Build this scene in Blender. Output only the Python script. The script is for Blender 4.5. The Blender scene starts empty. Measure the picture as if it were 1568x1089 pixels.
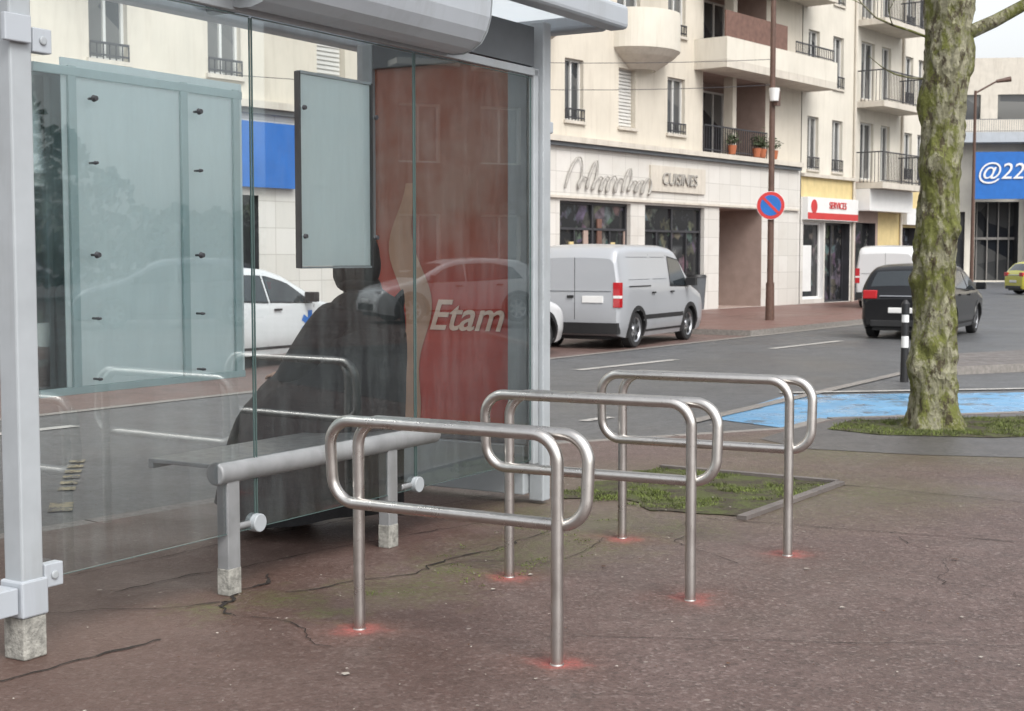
import bpy, bmesh, math, random
from mathutils import Vector, Matrix, noise as mnoise
random.seed(7)
R=math.radians
scene=bpy.context.scene
COL=scene.collection
scene.view_settings.view_transform='Standard'
scene.view_settings.look='None'
scene.view_settings.exposure=0

# ------------------------------------------------------------------ materials
def newmat(name):
    m=bpy.data.materials.new(name); m.use_nodes=True
    nt=m.node_tree; b=nt.nodes['Principled BSDF']
    return m,nt,b
def N(nt,t,**k):
    n=nt.nodes.new(t)
    for a,v in k.items(): setattr(n,a,v)
    return n
def mixc(nt,fac,a,b,mode='MIX'):
    n=N(nt,'ShaderNodeMix',data_type='RGBA',blend_type=mode)
    for s,v in ((n.inputs[0],fac),(n.inputs[6],a),(n.inputs[7],b)):
        if isinstance(v,(int,float)): s.default_value=v
        elif isinstance(v,tuple): s.default_value=(*v[:3],1)
        else: nt.links.new(v,s)
    return n.outputs[2]
def math_(nt,op,a,b=None,clamp=False):
    n=N(nt,'ShaderNodeMath',operation=op,use_clamp=clamp)
    for i,v in enumerate((a,b)):
        if v is None: continue
        if isinstance(v,(int,float)): n.inputs[i].default_value=v
        else: nt.links.new(v,n.inputs[i])
    return n.outputs[0]
def noise_(nt,vec,scale,detail=4,rough=.6):
    n=N(nt,'ShaderNodeTexNoise'); n.inputs['Scale'].default_value=scale
    n.inputs['Detail'].default_value=detail; n.inputs['Roughness'].default_value=rough
    nt.links.new(vec,n.inputs['Vector']); return n.outputs['Fac']
def ramp(nt,fac,lo,hi,a=0.,b=1.):
    n=N(nt,'ShaderNodeMapRange'); n.inputs[1].default_value=lo; n.inputs[2].default_value=hi
    n.inputs[3].default_value=a; n.inputs[4].default_value=b
    nt.links.new(fac,n.inputs[0]); return n.outputs[0]
def bump_(nt,b,h,strength=.3,dist=.01):
    n=N(nt,'ShaderNodeBump'); n.inputs['Strength'].default_value=strength; n.inputs['Distance'].default_value=dist
    nt.links.new(h,n.inputs['Height']); nt.links.new(n.outputs[0],b.inputs['Normal'])
def objvec(nt): return N(nt,'ShaderNodeTexCoord').outputs['Object']

def PM(name,base,rough=.6,metal=0.,var=.15,scale=3.,bump=0.,bscale=60.,dirt=0.,dirtcol=(.08,.07,.05),coat=0.,rvar=0.):
    m,nt,b=newmat(name); v=objvec(nt)
    f=noise_(nt,v,scale,3)
    f=ramp(nt,f,.3,.7)
    lo=tuple(c*(1-var) for c in base); hi=tuple(min(1,c*(1+var)) for c in base)
    c=mixc(nt,f,lo,hi)
    if dirt>0:
        mp=N(nt,'ShaderNodeMapping'); mp.inputs['Scale'].default_value=(3,3,.35); nt.links.new(v,mp.inputs[0])
        g=noise_(nt,mp.outputs[0],1.6,5,.7); g=ramp(nt,g,.5,.75,0,dirt)
        c=mixc(nt,g,c,dirtcol)
    nt.links.new(c,b.inputs['Base Color'])
    b.inputs['Metallic'].default_value=metal
    b.inputs['Roughness'].default_value=rough
    if rvar>0:
        r=noise_(nt,v,scale*3,3); r=ramp(nt,r,.3,.7,max(0,rough-rvar),rough+rvar); nt.links.new(r,b.inputs['Roughness'])
    b.inputs['Coat Weight'].default_value=coat
    if bump>0: bump_(nt,b,noise_(nt,v,bscale,3),bump,.01)
    return m

M={}
M['plaster']=PM('cream_plaster',(.58,.535,.455),.85,var=.07,scale=.8,dirt=.35,dirtcol=(.34,.29,.23))
M['plaster2']=PM('pale_plaster',(.62,.585,.51),.85,var=.07,scale=.8,dirt=.3,dirtcol=(.36,.32,.25))
M['yellow']=PM('yellow_plaster',(.60,.48,.24),.8,var=.08,dirt=.2)
M['concrete']=PM('pale_concrete',(.55,.51,.445),.85,var=.08,scale=2,dirt=.45,dirtcol=(.28,.24,.19))
M['frame']=PM('window_frame_white',(.6,.6,.58),.5,var=.04)
M['dmetal']=PM('dark_metal',(.035,.035,.04),.45,var=.2)
M['wood']=PM('brown_wood',(.15,.08,.06),.6,var=.25,scale=6)
M['red']=PM('red_paint',(.5,.03,.03),.4,var=.08)
M['blue']=PM('blue_paint',(.01,.12,.42),.4,var=.08)
M['white']=PM('white_paint',(.70,.70,.69),.4,var=.04)
M['interior']=PM('entrance_plaster',(.34,.255,.22),.8,var=.1)
M['shutter']=PM('shutter_white',(.60,.59,.56),.6,var=.05)
M['terra']=PM('terracotta',(.4,.13,.06),.8,var=.2)
M['greysign']=PM('grey_lettering',(.30,.285,.265),.5,var=.2)
M['palegrey']=PM('weathered_lettering',(.33,.315,.29),.6,var=.25,scale=8)
M['adtext']=PM('advert_lettering',(.78,.56,.45),.5,var=.05)
M['black']=PM('black_plastic',(.015,.015,.016),.5,var=.2)
M['rubber']=PM('tyre_rubber',(.02,.02,.021),.8,var=.2)
M['grey']=PM('grey_painted_steel',(.34,.365,.385),.42,var=.08,scale=5,dirt=.35,dirtcol=(.17,.17,.15),rvar=.08)
M['benchgrey']=PM('bench_grey_steel',(.21,.215,.22),.4,var=.15,scale=7,dirt=.5,dirtcol=(.10,.10,.09),rvar=.1)
M['dgrey']=PM('dark_grey_panel',(.10,.11,.12),.5,var=.15)
M['lightgrey']=PM('light_grey_shell',(.38,.41,.445),.38,var=.06,scale=2,dirt=.3,dirtcol=(.2,.2,.19))
M['pitted']=PM('weathered_concrete',(.27,.265,.24),.9,var=.4,scale=30,bump=.6,bscale=90)
M['rust']=PM('brown_painted_pole',(.10,.055,.04),.55,var=.2,scale=10)
M['kerb']=PM('kerb_granite',(.21,.195,.18),.6,var=.25,scale=20,bump=.3,rvar=.15)
M['roof']=PM('roof_grey',(.2,.2,.2),.8)
M['lampred']=PM('tail_lamp_red',(.42,.01,.015),.15,var=.1,coat=.6)
M['chrome']=PM('alloy',(.45,.46,.48),.3,.9,var=.05)
M['skin']=PM('skin',(.5,.3,.22),.55,var=.06,scale=20)
M['hair']=PM('dark_hair',(.02,.014,.01),.55,var=.4,scale=60,bump=.3)
M['coat']=PM('black_coat_cloth',(.008,.008,.010),.8,var=.4,scale=12,bump=.35,bscale=30)
M['shoe']=PM('black_leather',(.01,.01,.01),.4)
M['headlamp']=PM('headlamp',(.6,.62,.65),.1,.2,coat=1)
M['glassedge']=PM('glass_edge_green',(.075,.115,.11),.2,var=.1)
M['paintwhite']=PM('road_line_white',(.38,.37,.35),.6,var=.25,scale=14,dirt=.7,dirtcol=(.12,.115,.115))
M['island']=PM('island_asphalt',(.12,.105,.098),.5,var=.25,scale=2,bump=.3,rvar=.15)
M['brownwall']=PM('brown_render',(.10,.066,.052),.8,var=.2)
M['flesh']=PM('printed_flesh_tone',(.46,.27,.18),.3,var=.12,scale=4)
def wornpaint():
    m,nt,b=newmat('worn_yellow_line'); v=objvec(nt)
    c=mixc(nt,ramp(nt,noise_(nt,v,14,5,.8),.44,.56),(.07,.07,.072),(.30,.25,.15))
    nt.links.new(c,b.inputs['Base Color']); b.inputs['Roughness'].default_value=.6; return m
M['paintyellow']=wornpaint()

def steel():
    m,nt,b=newmat('brushed_stainless'); v=objvec(nt)
    f=noise_(nt,v,14,5,.7); c=mixc(nt,f,(.44,.42,.40),(.68,.66,.635))
    c=mixc(nt,ramp(nt,noise_(nt,v,55,2,.6),.66,.74,0,.35),c,(.22,.19,.17))
    nt.links.new(c,b.inputs['Base Color']); b.inputs['Metallic'].default_value=1
    nt.links.new(ramp(nt,noise_(nt,v,9,4),.3,.7,.24,.38),b.inputs['Roughness'])
    return m
M['steel']=steel()

def paint(name,col,rough=.25,metal=0.,dust=.45,coat=.6):
    m,nt,b=newmat(name); v=objvec(nt)
    f=noise_(nt,v,1.3,3); c=mixc(nt,f,tuple(x*.93 for x in col),col)
    sp=N(nt,'ShaderNodeSeparateXYZ'); nt.links.new(v,sp.inputs[0])
    g=ramp(nt,sp.outputs[2],.75,.25,0,dust); g2=math_(nt,'MULTIPLY',g,noise_(nt,v,5,4))
    c=mixc(nt,g2,c,(.13,.115,.1)); nt.links.new(c,b.inputs['Base Color'])
    b.inputs['Roughness'].default_value=rough; b.inputs['Metallic'].default_value=metal
    b.inputs['Coat Weight'].default_value=coat; b.inputs['Coat Roughness'].default_value=.08
    return m
M['pwhite']=paint('car_paint_white',(.62,.63,.64)); M['pvan']=paint('van_paint_silver',(.40,.415,.44),.32,.2,.5)
M['pblack']=paint('car_paint_black',(.004,.0045,.006),.16,0,.08,0.); M['pyellow']=paint('car_paint_yellow',(.55,.53,.06))
M['pgrey']=paint('car_paint_grey',(.22,.23,.25))

def carglass():
    m,nt,b=newmat('car_window_glass'); b.inputs['Base Color'].default_value=(.018,.024,.028,1)
    b.inputs['Roughness'].default_value=.05; b.inputs['IOR'].default_value=1.6; b.inputs['Coat Weight'].default_value=.4
    return m
M['carglass']=carglass()
def winglass():
    m,nt,b=newmat('window_glass'); v=objvec(nt)
    n=N(nt,'ShaderNodeTexVoronoi'); n.inputs['Scale'].default_value=.7; nt.links.new(v,n.inputs['Vector'])
    c=mixc(nt,ramp(nt,n.outputs['Color'],.2,.9),(.02,.024,.03),(.14,.14,.135))
    nt.links.new(c,b.inputs['Base Color']); b.inputs['Roughness'].default_value=.08; b.inputs['IOR'].default_value=1.55
    return m
M['winglass']=winglass()
def display():
    m,nt,b=newmat('shop_window_display'); v=objvec(nt)
    n=N(nt,'ShaderNodeTexVoronoi'); n.inputs['Scale'].default_value=2.6; nt.links.new(v,n.inputs['Vector'])
    h=N(nt,'ShaderNodeHueSaturation'); h.inputs['Saturation'].default_value=.4; h.inputs['Value'].default_value=.16; nt.links.new(n.outputs['Color'],h.inputs['Color'])
    f=ramp(nt,noise_(nt,v,2.2,4),.5,.65)
    c=mixc(nt,f,(.02,.021,.023),h.outputs[0]); nt.links.new(c,b.inputs['Base Color']); b.inputs['Roughness'].default_value=.08
    return m
M['display']=display()
def tiles():
    m,nt,b=newmat('white_facade_tiles'); v=objvec(nt)
    sp=N(nt,'ShaderNodeSeparateXYZ'); nt.links.new(v,sp.inputs[0])
    cb=N(nt,'ShaderNodeCombineXYZ'); nt.links.new(sp.outputs[0],cb.inputs[0]); nt.links.new(sp.outputs[2],cb.inputs[1])
    br=N(nt,'ShaderNodeTexBrick'); br.offset=0; nt.links.new(cb.outputs[0],br.inputs['Vector'])
    br.inputs['Color1'].default_value=(.63,.61,.575,1); br.inputs['Color2'].default_value=(.57,.55,.51,1); br.inputs['Mortar'].default_value=(.42,.40,.37,1)
    br.inputs['Scale'].default_value=1; br.inputs['Mortar Size'].default_value=.008; br.inputs['Brick Width'].default_value=.62; br.inputs['Row Height'].default_value=.52
    g=ramp(nt,noise_(nt,v,1.2,5),.5,.8,0,.4)
    nt.links.new(mixc(nt,g,br.outputs['Color'],(.40,.35,.30)),b.inputs['Base Color']); b.inputs['Roughness'].default_value=.45
    return m
M['tile']=tiles()

def shelter_glass():
    m=bpy.data.materials.new('shelter_glass'); m.use_nodes=True; nt=m.node_tree
    for n in list(nt.nodes): nt.nodes.remove(n)
    out=N(nt,'ShaderNodeOutputMaterial'); v=objvec(nt)
    tr=N(nt,'ShaderNodeBsdfTransparent'); tr.inputs[0].default_value=(.89,.94,.945,1)
    gl=N(nt,'ShaderNodeBsdfGlossy'); gl.inputs['Roughness'].default_value=.012; gl.inputs[0].default_value=(.90,.96,.98,1)
    fr=N(nt,'ShaderNodeFresnel'); fr.inputs[0].default_value=1.5
    f=math_(nt,'MULTIPLY',fr.outputs[0],2.2); f=math_(nt,'ADD',f,.02,True)
    mx=N(nt,'ShaderNodeMixShader'); nt.links.new(f,mx.inputs[0]); nt.links.new(tr.outputs[0],mx.inputs[1]); nt.links.new(gl.outputs[0],mx.inputs[2])
    df=N(nt,'ShaderNodeBsdfDiffuse'); df.inputs[0].default_value=(.5,.6,.6,1)
    mp=N(nt,'ShaderNodeMapping'); mp.inputs['Scale'].default_value=(3,1,.5); nt.links.new(v,mp.inputs[0])
    dirt=ramp(nt,noise_(nt,mp.outputs[0],3,5,.7),.4,.8,.0,.07)
    m2=N(nt,'ShaderNodeMixShader'); nt.links.new(dirt,m2.inputs[0]); nt.links.new(mx.outputs[0],m2.inputs[1]); nt.links.new(df.outputs[0],m2.inputs[2])
    nt.links.new(m2.outputs[0],out.inputs[0]); return m
M['sglass']=shelter_glass()
def frosted(name,c1,c2,t0,t1,tc=(.85,.93,.95,1),clear=0.):
    m=bpy.data.materials.new(name); m.use_nodes=True; nt=m.node_tree
    for n in list(nt.nodes): nt.nodes.remove(n)
    out=N(nt,'ShaderNodeOutputMaterial'); v=objvec(nt)
    tr=N(nt,'ShaderNodeBsdfTranslucent'); tr.inputs[0].default_value=tc
    df=N(nt,'ShaderNodeBsdfPrincipled'); df.inputs['Roughness'].default_value=.25
    c=mixc(nt,noise_(nt,v,1.5,4),c1,c2); nt.links.new(c,df.inputs['Base Color'])
    mx=N(nt,'ShaderNodeMixShader'); nt.links.new(ramp(nt,noise_(nt,v,.9,3),.3,.7,t0,t1),mx.inputs[0]); nt.links.new(tr.outputs[0],mx.inputs[1]); nt.links.new(df.outputs[0],mx.inputs[2])
    o_=mx.outputs[0]
    if clear>0:
        tp=N(nt,'ShaderNodeBsdfTransparent'); m3=N(nt,'ShaderNodeMixShader'); m3.inputs[0].default_value=clear
        nt.links.new(o_,m3.inputs[1]); nt.links.new(tp.outputs[0],m3.inputs[2]); o_=m3.outputs[0]
    nt.links.new(o_,out.inputs[0]); return m
M['frost']=frosted('frosted_board',(.74,.83,.84),(.80,.87,.875),.5,.65,clear=.10)
M['frostbar']=PM('board_rail',(.42,.52,.53),.4,var=.06)
M['posterpale']=frosted('poster_pale',(.76,.84,.85),(.83,.89,.89),.5,.6,clear=.13)
M['roofpanel']=frosted('translucent_roof_panel',(.55,.58,.6),(.65,.68,.7),.2,.3,(.85,.88,.9,1))

LEGS=[(.179,5.187),(-.630,5.650),(.794,6.180),(-.024,6.591),(1.4025,7.118),(.579,7.522)]
def pavement_mat():
    m,nt,b=newmat('red_asphalt_pavement'); v=objvec(nt)
    n1=noise_(nt,v,.55,5,.65); n4=noise_(nt,v,4.5,5,.75); n25=noise_(nt,v,24,5,.9); n14=noise_(nt,v,2.0,6,.75)
    vf=N(nt,'ShaderNodeTexVoronoi'); vf.inputs['Scale'].default_value=75; nt.links.new(v,vf.inputs['Vector'])
    gr=N(nt,'ShaderNodeSeparateColor'); nt.links.new(vf.outputs['Color'],gr.inputs[0]); g0=gr.outputs[0]
    big=ramp(nt,n1,.35,.65)
    c=mixc(nt,big,(.078,.045,.037),(.124,.083,.075))
    c=mixc(nt,ramp(nt,n4,.42,.62,0,.55),c,(.062,.040,.034))
    c=mixc(nt,ramp(nt,n14,.50,.66,0,.5),c,(.150,.108,.097))
    c=mixc(nt,ramp(nt,n25,.50,.68,0,.48),c,(.19,.143,.130))
    c=mixc(nt,ramp(nt,n25,.48,.36,0,.5),c,(.036,.022,.019))
    c=mixc(nt,ramp(nt,g0,.84,.97,0,.45),c,(.25,.20,.185))
    c=mixc(nt,ramp(nt,g0,.18,.05,0,.45),c,(.026,.017,.014))
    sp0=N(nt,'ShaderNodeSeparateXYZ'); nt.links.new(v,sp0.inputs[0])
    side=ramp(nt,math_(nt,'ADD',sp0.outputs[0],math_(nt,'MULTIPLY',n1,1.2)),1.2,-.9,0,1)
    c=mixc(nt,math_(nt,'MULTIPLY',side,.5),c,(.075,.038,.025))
    vo=N(nt,'ShaderNodeTexVoronoi'); vo.inputs['Scale'].default_value=5; nt.links.new(v,vo.inputs['Vector'])
    c=mixc(nt,math_(nt,'MULTIPLY',ramp(nt,vo.outputs['Distance'],.04,.06,.6,0),ramp(nt,n14,.4,.5)),c,(.33,.29,.26))
    def dist(cx,cy):
        d=N(nt,'ShaderNodeVectorMath',operation='DISTANCE'); nt.links.new(v,d.inputs[0]); d.inputs[1].default_value=(cx,cy,0); return d.outputs['Value']
    wob=math_(nt,'MULTIPLY',math_(nt,'SUBTRACT',n4,.5),1.0)
    moss=None
    for cx,cy,r in [(-.48,6.35,.30),(-.3,6.75,.26),(.0,7.1,.38),(.25,7.35,.42),(.5,7.95,.5),(.9,7.8,.32),(-1.3,6.0,.14),(-1.0,6.2,.18),(2.3,9.0,.65),(.1,8.3,.4),(2.5,11.0,.9),(3.8,10.9,1.0),(1.5,9.2,1.15),(-.75,5.9,.12)]:
        g=ramp(nt,math_(nt,'ADD',dist(cx,cy),wob),r*.0,r*1.5,1,0)
        moss=g if moss is None else math_(nt,'MAXIMUM',moss,g)
    moss=math_(nt,'MULTIPLY',moss,ramp(nt,n25,.42,.58,.05,1))
    moss=math_(nt,'MULTIPLY',moss,.9,True)
    c=mixc(nt,moss,c,(.075,.086,.022))
    core=None; halo=None
    w2=math_(nt,'ADD',math_(nt,'MULTIPLY',math_(nt,'SUBTRACT',n25,.5),.20),math_(nt,'MULTIPLY',math_(nt,'SUBTRACT',n4,.5),.35))
    for (cx,cy) in LEGS:
        d=math_(nt,'ADD',dist(cx,cy),w2)
        a=ramp(nt,d,.03,.12,1,0); h=ramp(nt,d,-.05,.34,1,0)
        core=a if core is None else math_(nt,'MAXIMUM',core,a); halo=h if halo is None else math_(nt,'MAXIMUM',halo,h)
    speck=ramp(nt,n25,.40,.58,.25,1)
    c=mixc(nt,math_(nt,'MULTIPLY',math_(nt,'MULTIPLY',halo,halo),math_(nt,'MULTIPLY',speck,.75),True),c,(.19,.075,.055))
    c=mixc(nt,math_(nt,'MULTIPLY',core,math_(nt,'MULTIPLY',speck,.8)),c,(.33,.075,.066))
    nt.links.new(c,b.inputs['Base Color'])
    rr=ramp(nt,n1,.38,.62,.36,.64); rr=math_(nt,'ADD',rr,math_(nt,'MULTIPLY',halo,.4),True)
    nt.links.new(rr,b.inputs['Roughness'])
    bump_(nt,b,math_(nt,'ADD',math_(nt,'MULTIPLY',n25,1.3),math_(nt,'MULTIPLY',vf.outputs['Distance'],.5)),.42,.011)
    return m
M['pave']=pavement_mat()
def asphalt(name,c1,c2,r0,r1):
    m,nt,b=newmat(name); v=objvec(nt)
    n1=noise_(nt,v,.35,5,.65); f=noise_(nt,v,20,5,.85)
    c=mixc(nt,ramp(nt,n1,.35,.65),c1,c2)
    c=mixc(nt,ramp(nt,f,.48,.66,0,.6),c,tuple(x*1.8 for x in c2))
    c=mixc(nt,ramp(nt,f,.46,.36,0,.5),c,tuple(x*.5 for x in c1))
    c=mixc(nt,ramp(nt,noise_(nt,v,2.3,4,.7),.52,.68,0,.5),c,tuple(x*.6 for x in c1))
    nt.links.new(c,b.inputs['Base Color'])
    nt.links.new(ramp(nt,n1,.35,.65,r0,r1),b.inputs['Roughness'])
    bump_(nt,b,f,.4,.006); return m
M['road']=asphalt('wet_road_asphalt',(.062,.064,.067),(.092,.094,.098),.38,.62)
M['walkasphalt']=asphalt('grey_walk_asphalt',(.056,.054,.054),(.082,.077,.075),.36,.58)
M['bay']=asphalt('reddish_bay_asphalt',(.10,.064,.056),(.13,.086,.076),.4,.6)
M['farpave']=asphalt('far_red_pavement',(.125,.068,.056),(.165,.094,.08),.4,.6)
def bluep():
    m,nt,b=newmat('blue_road_paint'); v=objvec(nt)
    c=mixc(nt,ramp(nt,noise_(nt,v,1.2,5,.7),.35,.65),(.09,.27,.47),(.15,.35,.56))
    c=mixc(nt,ramp(nt,noise_(nt,v,2.6,6,.75),.54,.58,0,.8),c,(.07,.09,.11))
    nt.links.new(c,b.inputs['Base Color']); nt.links.new(ramp(nt,noise_(nt,v,1.5,4),.4,.6,.2,.5),b.inputs['Roughness']); return m
M['bluepaint']=bluep()
def bark():
    m,nt,b=newmat('mossy_plane_bark'); v=objvec(nt)
    mp=N(nt,'ShaderNodeMapping'); mp.inputs['Scale'].default_value=(1,1,.6); nt.links.new(v,mp.inputs[0]); mv=mp.outputs[0]
    vo=N(nt,'ShaderNodeTexVoronoi'); vo.inputs['Scale'].default_value=13
    wn=N(nt,'ShaderNodeTexNoise'); wn.inputs['Scale'].default_value=7; wn.inputs['Detail'].default_value=5; nt.links.new(mv,wn.inputs['Vector'])
    va=N(nt,'ShaderNodeVectorMath',operation='MULTIPLY_ADD'); nt.links.new(wn.outputs['Color'],va.inputs[0]); va.inputs[1].default_value=(.3,.3,.3); nt.links.new(mv,va.inputs[2])
    nt.links.new(va.outputs[0],vo.inputs['Vector'])
    c=mixc(nt,ramp(nt,vo.outputs['Color'],.25,.75),(.15,.145,.09),(.29,.28,.195))
    c=mixc(nt,ramp(nt,noise_(nt,mv,4.5,5,.75),.46,.55,0,.92),c,(.105,.115,.020))
    c=mixc(nt,ramp(nt,noise_(nt,mv,12,5,.7),.54,.60,0,.9),c,(.055,.042,.024))
    c=mixc(nt,ramp(nt,noise_(nt,mv,30,3,.7),.58,.64,0,.6),c,(.16,.175,.03))
    nt.links.new(c,b.inputs['Base Color']); b.inputs['Roughness'].default_value=.9
    bump_(nt,b,math_(nt,'ADD',noise_(nt,mv,11,6,.75),math_(nt,'MULTIPLY',vo.outputs['Distance'],.6)),1.,.04); return m
M['bark']=bark()
M['grass']=PM('moss_grass',(.095,.12,.026),.8,var=.6,scale=7)
def soilmat():
    m,nt,b=newmat('mossy_soil'); v=objvec(nt)
    c=mixc(nt,ramp(nt,noise_(nt,v,4,5,.8),.44,.56),(.048,.035,.026),(.072,.086,.022))
    c=mixc(nt,ramp(nt,noise_(nt,v,40,3,.8),.45,.7,0,.4),c,(.12,.13,.045))
    nt.links.new(c,b.inputs['Base Color']); b.inputs['Roughness'].default_value=.95; bump_(nt,b,noise_(nt,v,30,4,.8),.9,.03); return m
M['soil']=soilmat()
M['leaf']=PM('foliage',(.045,.06,.025),.8,var=.4,scale=1)
def adposter():
    m,nt,b=newmat('advert_print'); v=objvec(nt)
    sp=N(nt,'ShaderNodeSeparateXYZ'); nt.links.new(v,sp.inputs[0]); z=sp.outputs[2]
    n=noise_(nt,v,2.2,3)
    top=mixc(nt,ramp(nt,n,.4,.6),(.32,.11,.07),(.38,.20,.15))
    c=mixc(nt,ramp(nt,z,1.2,1.8,0,1),(.48,.055,.035),top)
    nt.links.new(c,b.inputs['Base Color']); b.inputs['Roughness'].default_value=.2; return m
M['advert']=adposter()
# ------------------------------------------------------------------ mesh helpers
def empty(name,loc=(0,0,0),rz=0.,parent=None):
    e=bpy.data.objects.new(name,None); e.location=loc; e.rotation_euler=(0,0,rz); COL.objects.link(e)
    e.empty_display_size=.1
    if parent: e.parent=parent
    return e
def mkobj(name,verts,faces,mats,idx=None,parent=None,smooth=None,loc=None):
    me=bpy.data.meshes.new(name); me.from_pydata([tuple(v) for v in verts],[],faces)
    for m in mats: me.materials.append(m)
    if idx: me.polygons.foreach_set('material_index',idx)
    if smooth is not None:
        me.polygons.foreach_set('use_smooth',[True]*len(me.polygons)); me.set_sharp_from_angle(angle=R(smooth))
    me.update()
    o=bpy.data.objects.new(name,me); COL.objects.link(o)
    if parent: o.parent=parent
    if loc: o.location=loc
    return o
class MB:
    def __init__(s): s.v=[];s.f=[];s.i=[];s.mats=[]
    def mi(s,m):
        m=M[m] if isinstance(m,str) else m
        if m not in s.mats: s.mats.append(m)
        return s.mats.index(m)
    def quad(s,pts,m):
        b=len(s.v); s.v+=list(pts); s.f.append(tuple(range(b,b+len(pts)))); s.i.append(s.mi(m))
    def box(s,x0,x1,y0,y1,z0,z1,m):
        b=len(s.v)
        s.v+=[(x0,y0,z0),(x1,y0,z0),(x1,y1,z0),(x0,y1,z0),(x0,y0,z1),(x1,y0,z1),(x1,y1,z1),(x0,y1,z1)]
        for f in [(3,2,1,0),(4,5,6,7),(0,1,5,4),(1,2,6,5),(2,3,7,6),(3,0,4,7)]:
            s.f.append(tuple(b+k for k in f)); s.i.append(s.mi(m))
    def cyl(s,p0,p1,r0,r1,m,n=16,caps=True):
        p0=Vector(p0);p1=Vector(p1);d=(p1-p0).normalized()
        a=d.orthogonal().normalized();c=d.cross(a); b=len(s.v)
        for p,r in ((p0,r0),(p1,r1)):
            for k in range(n):
                t=2*math.pi*k/n; s.v.append(tuple(p+a*math.cos(t)*r+c*math.sin(t)*r))
        for k in range(n):
            k2=(k+1)%n; s.f.append((b+k,b+k2,b+n+k2,b+n+k)); s.i.append(s.mi(m))
        if caps:
            s.f.append(tuple(b+k for k in range(n))[::-1]); s.i.append(s.mi(m))
            s.f.append(tuple(b+n+k for k in range(n))); s.i.append(s.mi(m))
    def build(s,name,parent=None,smooth=None,bevel=0,seg=2):
        o=mkobj(name,s.v,s.f,s.mats,s.i,parent,smooth)
        if bevel:
            md=o.modifiers.new('bevel','BEVEL'); md.width=bevel; md.segments=seg; md.limit_method='ANGLE'; md.angle_limit=R(40)
        return o
def tube(name,pts,r,mat,parent=None,res=6,radii=None):
    cu=bpy.data.curves.new(name,'CURVE'); cu.dimensions='3D'; cu.bevel_depth=r; cu.bevel_resolution=res; cu.use_fill_caps=True
    sp=cu.splines.new('POLY'); sp.points.add(len(pts)-1)
    for i,p in enumerate(pts):
        sp.points[i].co=(*p,1)
        if radii: sp.points[i].radius=radii[i]
    sp.use_smooth=True
    cu.materials.append(M[mat])
    o=bpy.data.objects.new(name,cu); COL.objects.link(o)
    if parent:o.parent=parent
    return o
def fillet(path,rad,n=9):
    out=[Vector(path[0])]
    for i in range(1,len(path)-1):
        a,b,c=Vector(path[i-1]),Vector(path[i]),Vector(path[i+1])
        u=(a-b).normalized();w=(c-b).normalized(); ang=u.angle(w); t=rad/math.tan(ang/2)
        t=min(t,(a-b).length*.49,(c-b).length*.49); r=t*math.tan(ang/2)
        cen=b+(u+w).normalized()*(r/math.sin(ang/2)); p0=b+u*t;p1=b+w*t
        v0=p0-cen;v1=p1-cen; tot=v0.angle(v1); ax=v0.cross(v1).normalized()
        for k in range(n+1): out.append(cen+Matrix.Rotation(tot*k/n,3,ax)@v0)
    out.append(Vector(path[-1])); return out
def slab(name,poly,z0,z1,mat,sides='kerb'):
    mb=MB(); n=len(poly)
    mb.quad([(x,y,z1) for x,y in poly],mat)
    for i in range(n):
        a=poly[i];b=poly[(i+1)%n]; mb.quad([(a[0],a[1],z0),(b[0],b[1],z0),(b[0],b[1],z1),(a[0],a[1],z1)],sides)
    o=mb.build(name)
    bm=bmesh.new(); bm.from_mesh(o.data); bmesh.ops.recalc_face_normals(bm,faces=bm.faces)
    for f in bm.faces:
        if abs(f.normal.z)>.9 and f.normal.z<0: f.normal_flip()
    bm.to_mesh(o.data); bm.free(); return o
def strip(mb,p,q,w,z,mat):
    p=Vector((*p,z));q=Vector((*q,z));d=(q-p).normalized();n=Vector((-d.y,d.x,0))*w/2
    mb.quad([p-n,q-n,q+n,p+n],mat)
def text(name,body,size,mat,parent,loc,rot,ext=.01,shear=0.,sx=1.,align='CENTER',off=0.):
    cu=bpy.data.curves.new(name,'FONT'); cu.body=body; cu.size=size; cu.extrude=ext; cu.shear=shear; cu.align_x=align; cu.align_y='CENTER'; cu.offset=off
    cu.materials.append(M[mat]); o=bpy.data.objects.new(name,cu); COL.objects.link(o); o.parent=parent
    o.location=loc;o.rotation_euler=rot;o.scale=(sx,1,1); return o

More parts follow.
